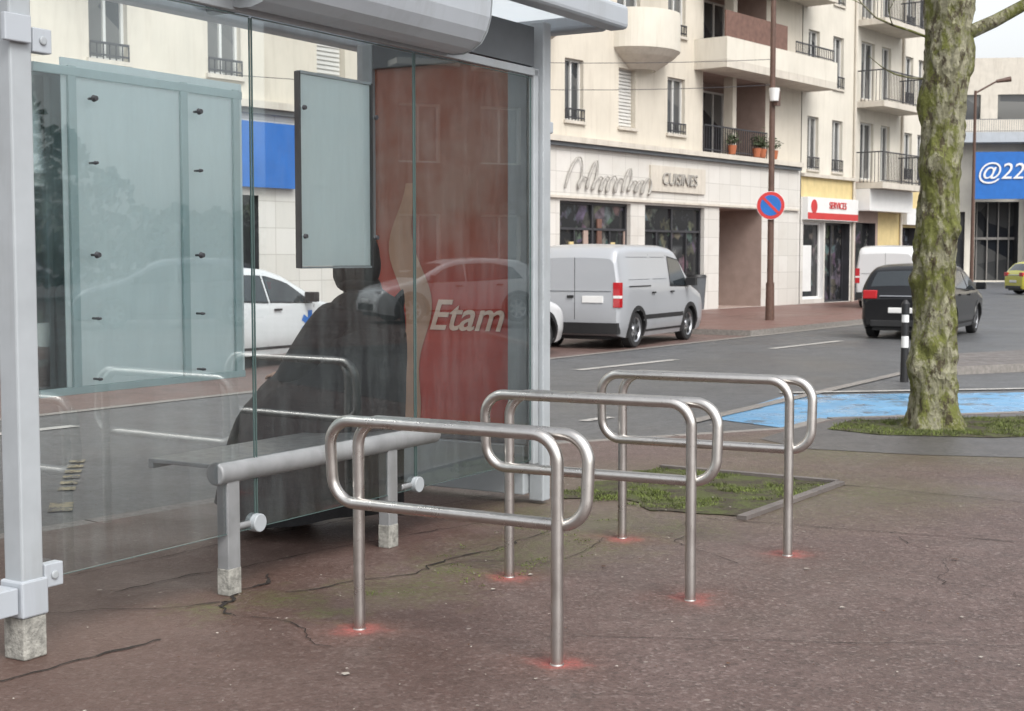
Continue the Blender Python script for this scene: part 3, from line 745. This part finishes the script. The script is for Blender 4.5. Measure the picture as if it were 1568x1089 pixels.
VAN=dict(L=4.38,W=.905,H=1.84,belt=1.08,th=.13,rc=.13,tap=.07,prof=[(0,1.58),(.04,1.70),(.15,1.79),(.6,1.84),(2.2,1.84),(2.7,1.79),(2.85,1.74),(3.5,1.16),(3.65,1.09),(4.15,.95),(4.33,.78),(4.38,.6)],
 wheels=(.78,3.50),wr=.325,arch='black',spokes=6,win=[[(2.38,1.10),(3.34,1.08),(2.92,1.56),(2.38,1.62)]],seams=(1.42,2.30,3.40),handles=((1.5,.98),(2.45,.98)),
 glass=((2.92,3.48),),mirror=3.2,
 sidepanels=[([(.35,1.09),(1.38,1.09),(1.38,1.115),(.35,1.115)],'black'),([(1.1,.50),(3.1,.50),(3.1,.58),(1.1,.58)],'black')]+
  [([(a,1.22),(b,1.22),(b,1.228),(a,1.228)],'dgrey') for a,b in ((.35,1.35),(1.5,2.22))]+[([(a,1.62),(b,1.62),(b,1.628),(a,1.628)],'dgrey') for a,b in ((.35,1.35),(1.5,2.22))],
 boxes=[(-.035,.10,-.84,.84,.27,.47,'black'),(-.012,.12,.74,.872,.74,1.18,'lampred'),(-.012,.12,-.872,-.74,.74,1.18,'lampred'),(-.014,.1,-.874,-.742,.90,.95,'white'),(-.014,.1,.742,.874,.90,.95,'white'),
  (-.004,.03,-.006,.006,.52,1.62,'black'),(-.02,.02,-.55,-.15,.82,.94,'white'),(-.03,.01,.02,.14,.9,.95,'black'),
  (-.012,.02,-.70,.70,1.02,1.03,'dgrey'),(4.3,4.41,-.8,.8,.3,.5,'black'),(4.1,4.3,.55,.82,.72,.88,'headlamp'),(4.1,4.3,-.82,-.55,.72,.88,'headlamp')])
HATCH=dict(L=4.15,W=.88,H=1.48,belt=.95,th=.25,rc=.12,tap=.13,prof=[(0,.74),(.04,.94),(.11,1.01),(.42,1.34),(.62,1.43),(1.1,1.47),(1.6,1.48),(2.2,1.44),(2.5,1.35),(3.2,.99),(3.5,.92),(3.9,.82),(4.1,.68),(4.15,.5)],
 wheels=(.72,3.32),wr=.315,win=[[(.62,1.03),(1.98,.97),(1.98,1.34),(1.3,1.355),(.85,1.27)],[(2.06,.97),(3.0,.94),(2.55,1.23),(2.06,1.34)]],seams=(1.05,2.02,3.05),handles=((1.2,.87),(2.2,.85)),
 glass=((.13,.41),(2.52,3.16)),mirror=2.85,
 boxes=[(-.02,.25,.50,.775,.80,.97,'lampred'),(-.02,.25,-.775,-.50,.80,.97,'lampred'),(-.04,.02,-.27,.27,.52,.63,'white'),(-.03,.1,-.62,.62,.25,.38,'black'),(-.025,.03,-.45,.45,.84,.87,'chrome'),
  (4.08,4.17,-.55,.55,.3,.45,'black'),(3.85,4.08,.5,.76,.62,.74,'headlamp'),(3.85,4.08,-.76,-.5,.62,.74,'headlamp'),(4.1,4.175,-.26,.26,.47,.56,'white')])
car('parked_van',(1.11,25.23),27,'pvan',VAN)
H2=dict(HATCH);H2['mirm']='pblack';car('black_car',(7.68,28.0),28,'pblack',H2)
H3=dict(HATCH);H3['arch']='black';car('parked_car',(-1.85,21.1),30,'pwhite',H3)
AMB=dict(HATCH)
cx,cz=2.95,.62;st=[]
for k in range(3):
    a=math.pi*k/3+math.pi/6;dx,dz=math.cos(a)*.2,math.sin(a)*.2;nx,nz=-math.sin(a)*.05,math.cos(a)*.05
    st.append(([(cx-dx-nx,cz-dz-nz),(cx+dx-nx,cz+dz-nz),(cx+dx+nx,cz+dz+nz),(cx-dx+nx,cz-dz+nz)],'blue'))
AMB['sidepanels']=st+[([(.2,.66),(.9,.66),(.9,.72),(.2,.72)],'blue')]
a=car('ambulance_car',(-5.35,19.55),31,'pwhite',AMB)
mb=MB();mb.box(1.4,1.6,-.45,.45,1.5,1.58,'blue');mb.build('beacon_bar',a,bevel=.02)
car('yellow_car',(22.0,62.5),80,'pyellow',HATCH)
car('parked_van.001',(11.0,42),25,'pwhite',VAN,0.004)
car('parked_car.001',(22.5,21.0),175,'pwhite',H3,.004)
car('parked_car.002',(23.3,14.6),172,'pgrey',HATCH,.004)
car('parked_car.003',(22.4,27.0),176,'pblack',HATCH,.004)

# ------------------------------------------------------------------ buildings
def facade(mb,s0,s1,z0,z1,ops,matfn,sb=(),zb=()):
    S=sorted(set([s0,s1]+[o[i] for o in ops for i in (0,1)]+list(sb)));Z=sorted(set([z0,z1]+[o[i] for o in ops for i in (2,3)]+list(zb)))
    S=[s for s in S if s0<=s<=s1];Z=[z for z in Z if z0<=z<=z1]
    for a,b in zip(S,S[1:]):
        for c,d in zip(Z,Z[1:]):
            x=(a+b)/2;z=(c+d)/2
            if any(o[0]<x<o[1] and o[2]<z<o[3] for o in ops): continue
            mb.quad([(a,0,c),(b,0,c),(b,0,d),(a,0,d)],matfn(x,z))
    for o in ops:
        a,b,c,d,dep,gm,rm=o[:7]; y=dep
        mb.quad([(a,0,c),(a,y,c),(a,y,d),(a,0,d)],rm);mb.quad([(b,0,c),(b,0,d),(b,y,d),(b,y,c)],rm)
        mb.quad([(a,0,d),(a,y,d),(b,y,d),(b,0,d)],rm);mb.quad([(a,0,c),(b,0,c),(b,y,c),(a,y,c)],rm)
        mb.quad([(a,y,c),(b,y,c),(b,y,d),(a,y,d)],gm)
def winframe(mb,a,b,c,d,y,m='frame',mid=True,t=.055):
    y0=y-.05;y1=y-.002
    mb.box(a,a+t,y0,y1,c,d,m);mb.box(b-t,b,y0,y1,c,d,m);mb.box(a+t,b-t,y0,y1,c,c+t,m);mb.box(a+t,b-t,y0,y1,d-t,d,m)
    if mid: mb.box((a+b)/2-t/2,(a+b)/2+t/2,y0,y1,c+t,d-t,m)
def rail(mb,a,b,y,z0,z1,m='dmetal',sides=None):
    mb.box(a,b,y-.02,y+.02,z1-.04,z1,m);mb.box(a,b,y-.015,y+.015,z0+.06,z0+.09,m)
    n=max(2,int((b-a)/.13))
    for k in range(n+1):
        x=a+(b-a)*k/n;mb.box(x-.009,x+.009,y-.009,y+.009,z0,z1-.041,m)
    if sides:
        for x in (a,b):
            mb.box(x-.02,x+.02,y+.021,sides,z1-.04,z1,m)
            for k in range(1,7): yy=y+(sides-y)*k/7;mb.box(x-.009,x+.009,yy-.009,yy+.009,z0,z1-.041,m)
BR=math.atan2(.788,.6157)
A=empty('apartment_building',(6.05,41.7,0),BR)
mb=MB();ops=[];S0,S1,ZT=-42,5.15,15.5
wins=[];F=[4.5,7.2,9.9,12.6]
for k,fz in enumerate(F):
    for s in (-2.9,-5.3,-7.7,-10.9,-13.6,-16.2,-19,-21.6,-24.4,-27,-30,-33,-36,-39):
        if s==-5.3 and k>0: wins.append((s-.1,s+1.0,fz+.1,fz+2.05,'glass',k));continue
        w=.92 if s==-2.9 else .8
        wins.append((s,s+w,fz+.42,fz+1.95,'shutter' if (s in(-5.3,-16.2,-13.6,-24.4,-33)) else 'glass',k))
    ops.append((-1.0,2.75,fz+.02,fz+2.3,1.4,'interior','interior',))
for w in wins: ops.append((w[0],w[1],w[2],w[3],.16,'shutter' if w[4]=='shutter' else 'winglass','plaster'))
ops+=[(-7.9,-4.7,.5,2.92,.18,'display','tile'),(-4.0,-.85,.87,2.92,.18,'display','tile'),(0,2.6,.01,2.95,1.8,'interior','interior')]
for s in (-11.6,-15.5,-20.5,-24.5,-29,-33,-37): ops.append((s,s+2.7,.4,2.7,.2,'display','dmetal'))
facade(mb,S0,S1,0,ZT,ops,lambda s,z:'tile' if z<4.3 else 'plaster',sb=(),zb=(4.3,))
mb.quad([(S0,0,0),(S0,12,0),(S0,12,ZT),(S0,0,ZT)],'plaster');mb.quad([(S1,0,0),(S1,12,0),(S1,12,ZT),(S1,0,ZT)],'plaster')
mb.quad([(S0,0,ZT),(S1,0,ZT),(S1,12,ZT),(S0,12,ZT)],'roof');mb.quad([(S0,12,0),(S1,12,0),(S1,12,ZT),(S0,12,ZT)],'plaster')
mb.build('walls',A)
mb=MB()
for a,b,c,d,t,k in wins:
    if t=='glass': winframe(mb,a,b,c,d,.16)
    else:
        z=c+.05
        while z<d-.04: mb.box(a+.03,b-.03,.125,.155,z,z+.06,'shutter');z+=.09
    mb.box(a-.06,b+.06,-.07,.0-.002,c-.08,c-.002,'concrete')
    if t=='glass' : rail(mb,a,b,-.035,c,c+.3)
for fz in F:
    mb.box(-.7,.3,1.36,1.395,fz+.05,fz+2.05,'winglass');winframe(mb,-.7,.3,fz+.05,fz+2.05,1.355)
    mb.box(1.2,2.5,1.36,1.395,fz+.05,fz+2.05,'winglass');winframe(mb,1.2,2.5,fz+.05,fz+2.05,1.355)
    mb.box(.72,.94,-.004,.3,fz+.02,fz+2.3,'plaster')
mb.build('windows',A)
mb=MB()
mb.box(S0,5.0,-.2,-.002,4.36,4.5,'concrete');mb.box(S0,5.0,-.13,-.003,4.26,4.356,'dgrey')
mb.box(S0,5.0,-.08,-.002,2.98,3.04,'concrete')
rail(mb,-1.0,2.75,-.06,4.52,5.3)
for fz in F[1:]:
    mb.box(-1.5,5.5,-1.05,-.002,fz-.42,fz-.2,'concrete');mb.box(-1.5,5.5,-1.05,-.92,fz-.198,fz+.42,'plaster2');mb.box(-1.5,-1.38,-.918,-.004,fz-.198,fz+.42,'plaster2');mb.box(5.38,5.5,-.918,-.004,fz-.198,fz+.42,'plaster2')
    rail(mb,2.8,5.4,-.98,fz+.42,fz+.8)
    mb.box(-1.48,2.2,-1.0,-.96,fz+.422,fz+1.15,'wood')
for x in (2.0,2.35,.5,3.1): mb.cyl((x,-.12,4.52),(x,-.12,4.78),.1,.14,'terra',14)
mb.build('cornice_and_balconies',A)
v=[];f=[]
for x in (2.0,2.35,.5,3.1):
    for j in range(120):
        p=Vector((x+random.gauss(0,.12),-.12+random.gauss(0,.08),4.85+abs(random.gauss(0,.14))));s=random.uniform(.03,.07)
        d1=Vector((random.gauss(0,1),random.gauss(0,1),random.gauss(0,1))).normalized()*s;d2=d1.orthogonal().normalized()*s*.6
        b=len(v);v+=[p-d1,p+d2,p+d1,p-d2];f.append((b,b+1,b+2,b+3))
mkobj('balcony_plants',v,f,[M['leaf']],parent=A)
mb=MB()
for fz in F[1:]:
    for c0 in (-4.3,-9.6,-22):
        for (ra,rb,za,zbb,m) in ((.5,1.05,fz-.75,fz-.42,'concrete'),(1.05,1.25,fz-.42,fz-.25,'concrete'),(1.25,1.25,fz-.25,fz+.75,'plaster2'),(1.25,1.12,fz+.75,fz+.76,'concrete'),(1.12,1.12,fz+.76,fz-.2,'plaster2')):
            for k in range(20):
                a0=math.pi+math.pi*k/20;a1=math.pi+math.pi*(k+1)/20
                mb.quad([(c0+ra*math.cos(a0),ra*math.sin(a0)*.8,za),(c0+ra*math.cos(a1),ra*math.sin(a1)*.8,za),(c0+rb*math.cos(a1),rb*math.sin(a1)*.8,zbb),(c0+rb*math.cos(a0),rb*math.sin(a0)*.8,zbb)],m)
mb.build('round_balconies',A,50)
mb=MB()
for a,b,c,d in ((-7.9,-4.7,.5,2.92),(-4.0,-.85,.87,2.92)):
    winframe(mb,a,b,c,d,.17,'dmetal',True,.07);mb.box(a+.07,b-.07,.12,.168,2.2,2.26,'dmetal')
    for q in (.25,.75): mb.box(a+(b-a)*q-.02,a+(b-a)*q+.02,.12,.168,c+.07,2.19,'dmetal')
mb.box(.3,1.1,1.7,1.79,.02,2.2,'wood');mb.box(1.4,2.3,1.7,1.79,.02,2.3,'dgrey')
mb.box(-4.0+.2,-.7-.2,-.06,-.002,3.3,4.0,'concrete')
mb.box(-18.6,-16.9,-.15,-.002,2.85,4.1,'blue'); mb.box(-24.6,-21,-.15,-.002,2.9,3.9,'white')
for k in range(5): mb.box(-7.3+k*.62,-7.1+k*.62,.13,.165,1.5,1.9+.3*(k%3),('yellow','interior','wood')[k%3])
mb.build('shopfronts',A)
# cursive lettering above the shop, bent from flat rod
cx=-7.75;pts=[];rad_=[]
letters=[(1.0,.55),(.42,.34),(.95,.30),(.42,.34),(.42,.30),(.46,.36),(.42,.34),(.80,.30),(.42,.34),(.42,.32),(.46,.34)]
for hi,(h,wd) in enumerate(letters):
    for k in range(15):
        t=k/14
        x=cx+wd*t-.42*wd*math.sin(2*math.pi*t)*(.8 if h<.6 else .55); z=h*(.5-.5*math.cos(2*math.pi*t))+.04*math.sin(7*t+hi)
        pts.append((x+.35*z,-.07,3.22+z*.82)); rad_.append(.55+.9*abs(math.sin(math.pi*t*1.5+.4)))
    cx+=wd
tube('script_lettering',pts,.024,'palegrey',A,2,rad_)
text('sign_lettering','CUISINES',.46,'palegrey',A,(-2.35,-.09,3.64),(R(90),0,0),.02,.1,.98)
B=empty('apartment_building.001',(6.05,41.7,0),BR)
mb=MB();ops=[];T0,T1,ZB=5.2,15.7,15;wins=[]
for fz in (4.05,6.8,9.55,12.2):
    for s in (5.6,7.4): wins.append((s,s+.8,fz+.3,fz+2.0))
    wins.append((9.6,10.7,fz+.15,fz+2.1));wins.append((13.4,14.1,fz+.3,fz+2.0));wins.append((14.6,15.2,fz+.3,fz+2.0));wins.append((11.3,12.1,fz+.15,fz+2.1))
for w in wins: ops.append((*w,.16,'winglass','plaster2'))
ops+=[(5.4,6.9,.15,2.65,.2,'display','white'),(7.0,8.9,.02,2.65,.3,'display','dmetal'),(9.35,11.0,.02,2.7,.25,'display','dmetal'),(13.3,14.6,.02,2.6,.25,'display','dmetal')]
facade(mb,T0,T1,0,ZB,ops,lambda s,z:('yellow' if 3.45<z or s>11 else 'tile') if z<4.1 and (s<9.2 or s>11.2) else ('interior' if z<4.1 else 'plaster2'),sb=(9.2,11.2),zb=(3.45,4.1))
mb.quad([(T1,0,0),(T1,12,0),(T1,12,ZB),(T1,0,ZB)],'plaster2');mb.quad([(T0,0,ZB),(T1,0,ZB),(T1,12,ZB),(T0,12,ZB)],'roof');mb.quad([(T0,12,0),(T1,12,0),(T1,12,ZB),(T0,12,ZB)],'plaster2')
mb.build('walls',B)
mb=MB()
for w in wins:
    winframe(mb,*w,.16);mb.box(w[0]-.05,w[1]+.05,-.06,-.002,w[2]-.07,w[2]-.002,'concrete')
    if w[0] in (5.6,7.4,13.4,14.6): rail(mb,w[0],w[1],-.03,w[2],w[2]+.4)
mb.build('windows',B)
mb=MB()
for fz in (4.05,6.8,9.55,12.2):
    mb.box(9.25,12.9,-1.0,-.002,fz-.2,fz,'concrete');rail(mb,9.3,12.85,-.95,fz,fz+1.05,'dmetal',-.02)
mb.box(T0,9.2,-.12,-.002,4.1,4.2,'concrete')
for x in (9.05,13.1,15.5): mb.cyl((x,-.06,0),(x,-.06,ZB),.05,.05,'concrete',10)
mb.build('balconies_and_trim',B)
mb=MB()
mb.box(5.3,9.1,-.2,-.002,2.72,3.45,'white');mb.box(5.31,9.09,-.206,-.201,2.74,2.95,'red')
mb.cyl((5.75,-.215,3.15),(5.75,-.202,3.15),.22,.22,'red',20)
mb.box(9.25,12.95,-.55,-.002,3.1,3.84,'white');mb.box(13.3,15.5,-.2,-.002,2.7,3.3,'white')
winframe(mb,5.4,6.9,.15,2.65,.19,'white',False,.08);winframe(mb,7.0,8.9,.02,2.65,.29,'dmetal',True,.06)
mb.box(5.6,6.3,.15,.185,.4,1.9,'white')
mb.build('shopfronts',B)
text('shop_sign_lettering','SERVICES',.32,'red',B,(7.5,-.215,3.2),(R(90),0,0),.01)
C=empty('modern_building',(24,88,0),R(-6))
mb=MB();ops=[]
for k in range(9): ops.append((2.2+k*3.4,4.6+k*3.4,9.9,11.4,.2,'winglass','plaster2'))
ops.append((4.4,7.0,.1,4.9,1.2,'winglass','dmetal'));ops.append((8.4,18,.1,4.9,1.2,'winglass','dmetal'));ops.append((1,3.8,.1,4.3,.4,'winglass','dmetal'))
facade(mb,0,45,0,13.6,ops,lambda s,z:'concrete' if z>8.9 else 'plaster2',zb=(8.9,))
mb.quad([(0,0,0),(0,20,0),(0,20,13.6),(0,0,13.6)],'concrete');mb.quad([(0,0,13.6),(45,0,13.6),(45,20,13.6),(0,20,13.6)],'roof')
mb.box(-.5,45,-1.6,-.002,8.4,9.0,'lightgrey');mb.box(7.3,8.1,-1.0,-.002,0,8.39,'white')
mb.box(3.9,6.95,-1.9,-1.62,5.0,7.8,'blue');rail(mb,0,30,-1.4,9.0,9.8,'dgrey')
for k in range(4): mb.box(4.7+k*.65,4.76+k*.65,1.0,1.15,.1,4.9,'greysign')
mb.box(4.4,7.0,1.0,1.15,2.6,2.75,'greysign')
mb.build('walls',C)
text('blue_sign_lettering','@22',1.35,'white',C,(5.4,-1.95,6.6),(R(90),0,0),.02,.2)
D=empty('apartment_building.002',(27,34,0),R(-84))
mb=MB();ops=[]
for k in range(6):
    for j,fz in enumerate((0.6,3.6,6.4,9.2,12)): ops.append((.7+k*2.4,1.9+k*2.4,fz+.5,fz+2.1,.2,'winglass','concrete'))
facade(mb,0,14.9,0,15.5,ops,lambda s,z:'concrete' if (9.8<s<10.1 or 5.0<s<5.3 or z>14.9) else 'brownwall',sb=(5.0,5.3,9.8,10.1),zb=(14.9,))
for a,h in ((0,15.5),(14.9,15.5)): mb.quad([(a,0,0),(a,12,0),(a,12,h),(a,0,h)],'brownwall')
mb.quad([(0,0,15.5),(14.9,0,15.5),(14.9,12,15.5),(0,12,15.5)],'roof')
mb.build('walls',D)
mb=MB()
for o in ops:
    winframe(mb,o[0],o[1],o[2],o[3],.2)
    if o[2]>5 : mb.box(o[0]-.3,o[1]+.3,-.8,-.002,o[2]-.25,o[2]-.1,'concrete');rail(mb,o[0]-.28,o[1]+.28,-.75,o[2]-.1,o[2]+.8)
mb.build('windows',D)
v=[];f=[]
for k in range(34):
    cx,cy=48+random.uniform(-3,3),-42+k*2.05;h=random.uniform(3.2,6.0)
    if 26<k<29: h+=2.2
    for j in range(380):
        t=random.random();rr=random.random()**.4*2.1*math.sin(math.pi*min(1,.15+t*.85));a=random.uniform(0,6.28)
        p=Vector((cx+rr*math.cos(a),cy+rr*math.sin(a),.5+t*(h-.5)));s=random.uniform(.12,.3)
        d1=Vector((random.gauss(0,1),random.gauss(0,1),random.gauss(0,1))).normalized()*s;d2=d1.orthogonal().normalized()*s
        b=len(v);v+=[p-d1,p+d2,p+d1,p-d2];f.append((b,b+1,b+2,b+3))
mkobj('row_of_trees',v,f,[M['leaf']])

# ------------------------------------------------------------------ poles and signs
L=empty('street_lamp',(6.2,34.2,0),R(60))
mb=MB();mb.cyl((0,0,0),(0,0,.9),.11,.10,'rust',18);mb.cyl((0,0,.9),(0,0,8.5),.078,.06,'rust',16);mb.cyl((0,0,8.4),(1.6,0,8.8),.04,.035,'rust',12)
mb.box(1.4,2.2,-.14,.14,8.75,8.87,'grey');mb.box(-.12,.12,-.16,-.07,5.1,5.45,'rust');mb.build('pole_and_lantern',L,40)
mb=MB();mb.cyl((-.15,-.1,5.2),(-.15,-.1,5.5),.1,.13,'white',14);mb.build('small_lamp',L,40)
SG=empty('no_parking_sign',(6.17,34.08,2.74),R(-8))
mb=MB();mb.cyl((0,-.02,0),(0,0,0),.335,.335,'white',48);mb.build('plate',SG)
mb=MB();mb.cyl((0,-.026,0),(0,-.022,0),.325,.325,'red',48);mb.build('red_ring',SG)
mb=MB();mb.cyl((0,-.032,0),(0,-.028,0),.245,.245,'blue',48);mb.build('blue_disc',SG)
mb=MB();a=R(-45);c,s=math.cos(a),math.sin(a)
mb.quad([(x*c-z*s,-.038,x*s+z*c) for x,z in ((-.25,-.032),(.25,-.032),(.25,.032),(-.25,.032))],'red');mb.build('red_bar',SG)
BO=empty('bollard',(5.12,18.5,-.12))
mb=MB();mb.cyl((0,0,0),(0,0,.45),.055,.05,'black',16);mb.cyl((0,0,.45),(0,0,.60),.048,.047,'white',16);mb.cyl((0,0,.60),(0,0,.78),.047,.047,'black',16);mb.cyl((0,0,.78),(0,0,.88),.047,.047,'white',16);mb.cyl((0,0,.88),(0,0,1.02),.05,.055,'black',16);mb.cyl((0,0,1.02),(0,0,1.07),.055,.02,'black',16);mb.build('post',BO,40)
L2=empty('street_lamp.001',(20.0,62,-.12),R(0))
mb=MB();mb.cyl((0,0,0),(0,0,8.8),.09,.06,'rust',14);mb.cyl((0,0,8.7),(.9,0,9.2),.04,.04,'rust',10);mb.cyl((.9,0,9.2),(1.5,0,9.3),.07,.12,'rust',10);mb.build('pole_and_lantern',L2,40)
BN=empty('litter_bin',(5.2,40.0,0))
mb=MB();mb.cyl((0,0,.05),(0,0,.95),.2,.26,'dgrey',18);mb.cyl((0,0,.95),(0,0,1.02),.28,.24,'black',18);mb.build('bin',BN,40)

# ------------------------------------------------------------------ plane tree
T=empty('plane_tree',(3.74,12.5,0))
cl=[(0,0,-.05),(0.0,0,.3),(-.02,0,.8),(-.03,0,1.5),(-.01,0,2.2),(.02,0,2.8),(.05,0,3.4),(.06,0,4.2)]
rad=[(-.05,.30),(.05,.25),(.15,.215),(.3,.195),(.6,.19),(1.2,.175),(2,.17),(2.9,.17),(3.4,.20),(3.7,.21),(4.2,.15)]
v=[];f=[];K=72;Z=150
for j in range(Z+1):
    z=-.05+4.25*j/Z;cx=interp([(c[2],c[0]) for c in cl],z);r=interp(rad,z)
    for k in range(K):
        t=2*math.pi*k/K;d=Vector((math.cos(t),math.sin(t),0))
        nn=mnoise.fractal(Vector((d.x*1.6,d.y*1.6,z*1.6)),1,2,5)
        rr=r*(1+.17*nn)+.025*mnoise.noise(Vector((d.x*5,d.y*5,z*7)))+.008*mnoise.noise(Vector((d.x*14,d.y*14,z*22)))
        rr+=max(0,.35-z)*.09*math.sin(t*5+1)
        for zc,wz,ang,am,po_ in ((.55,.14,200,.08,3),(.75,.10,250,.05,4),(2.85,.2,180,.06,3),(2.3,.1,250,.06,4),(1.75,.07,300,.05,6),(1.3,.08,170,.05,5),(3.2,.15,0,.05,3),(1.9,.2,10,.03,3)):
            rr+=am*math.exp(-((z-zc)/wz)**2)*max(0,math.cos(t-R(ang)))**po_
        v.append((cx+d.x*rr,d.y*rr,z))
for j in range(Z):
    for k in range(K): k2=(k+1)%K;f.append((j*K+k,j*K+k2,(j+1)*K+k2,(j+1)*K+k))
mkobj('trunk',v,f,[M['bark']],parent=T,smooth=180)
cu=bpy.data.curves.new('limbs','CURVE');cu.dimensions='3D';cu.bevel_depth=1;cu.bevel_resolution=3;cu.materials.append(M['bark'])
def limb(p,d,L,r,lvl):
    n=7;q=p.copy();dd=d.normalized();pts=[(q.copy(),r)]
    for i in range(n):
        dd=(dd+Vector((random.uniform(-.2,.2),random.uniform(-.2,.2),random.uniform(-.08,.2)))).normalized()
        q=q+dd*L/n;pts.append((q.copy(),r*(1-.8*(i+1)/n)))
        if lvl<4 and i>0 and random.random()<(.85 if lvl<3 else .5):
            nd=(dd+Vector((random.uniform(-1,1),random.uniform(-1,1),random.uniform(-.4,.6)))).normalized()
            limb(q,nd,L*random.uniform(.4,.65),pts[-1][1]*.6,lvl+1)
    s=cu.splines.new('POLY');s.points.add(len(pts)-1)
    for i,(c,rr) in enumerate(pts): s.points[i].co=(*c,1);s.points[i].radius=max(rr,.003)
    s.use_smooth=True
random.seed(11)
for d,st,LL,r,lv in (((1.2,-.2,.30),(.12,0,3.40),2.4,.065,1),((-.7,.3,1.0),(0,0,3.9),3.0,.11,1),((.3,-.2,1.3),(.06,0,4.1),3.4,.12,1),((-.2,-.8,1.),(.03,0,3.9),2.6,.09,1),((.5,.9,1.),(.05,0,3.9),3,.1,1),((-1.,-.1,.30),(-.12,0,3.40),1.3,.012,2),((-1.,.1,-.05),(-.15,0,3.05),.6,.010,4)):
    limb(Vector(st),Vector(d),LL,r,lv)
o=bpy.data.objects.new('limbs',cu);COL.objects.link(o);o.parent=T
for i,(a,b) in enumerate((((6.2,34.2,6.2),(-16,24,6.3)),((6.2,34.2,5.6),(-14,22,5.5)))):
    pts=[Vector(a).lerp(Vector(b),k/20)-Vector((0,0,1.2*4*(k/20)*(1-k/20)*.5)) for k in range(21)]
    tube('overhead_cable',pts,.007,'dmetal',None,2)

# ------------------------------------------------------------------ light, world, camera
w=bpy.data.worlds.new('World');scene.world=w;w.use_nodes=True;nt=w.node_tree
bg=nt.nodes['Background'];sky=N(nt,'ShaderNodeTexSky',sky_type='NISHITA');sky.sun_disc=False
sky.sun_elevation=R(48);sky.sun_rotation=R(150);sky.dust_density=4;sky.air_density=1.2;sky.ozone_density=1
hs=N(nt,'ShaderNodeHueSaturation');hs.inputs['Saturation'].default_value=.18;hs.inputs['Value'].default_value=1.85;nt.links.new(sky.outputs[0],hs.inputs['Color'])
nt.links.new(hs.outputs[0],bg.inputs[0]);bg.inputs[1].default_value=.15
sl=bpy.data.lights.new('sun','SUN');sl.energy=1.2;sl.angle=R(25);sl.color=(1,.96,.9);so=bpy.data.objects.new('sun',sl);COL.objects.link(so)
az=R(150);el=R(48);dv=Vector((math.sin(az)*math.cos(el),math.cos(az)*math.cos(el),math.sin(el)))
so.rotation_euler=dv.to_track_quat('Z','Y').to_euler();so.location=dv*50
cam=bpy.data.cameras.new('camera');co=bpy.data.objects.new('camera',cam);COL.objects.link(co);scene.camera=co
cam.lens=50;cam.sensor_width=36;cam.clip_end=2000;co.location=(0,0,1.5);co.rotation_euler=(R(90-3.94),0,0)
cam.dof.use_dof=True;cam.dof.focus_distance=6.6;cam.dof.aperture_fstop=8
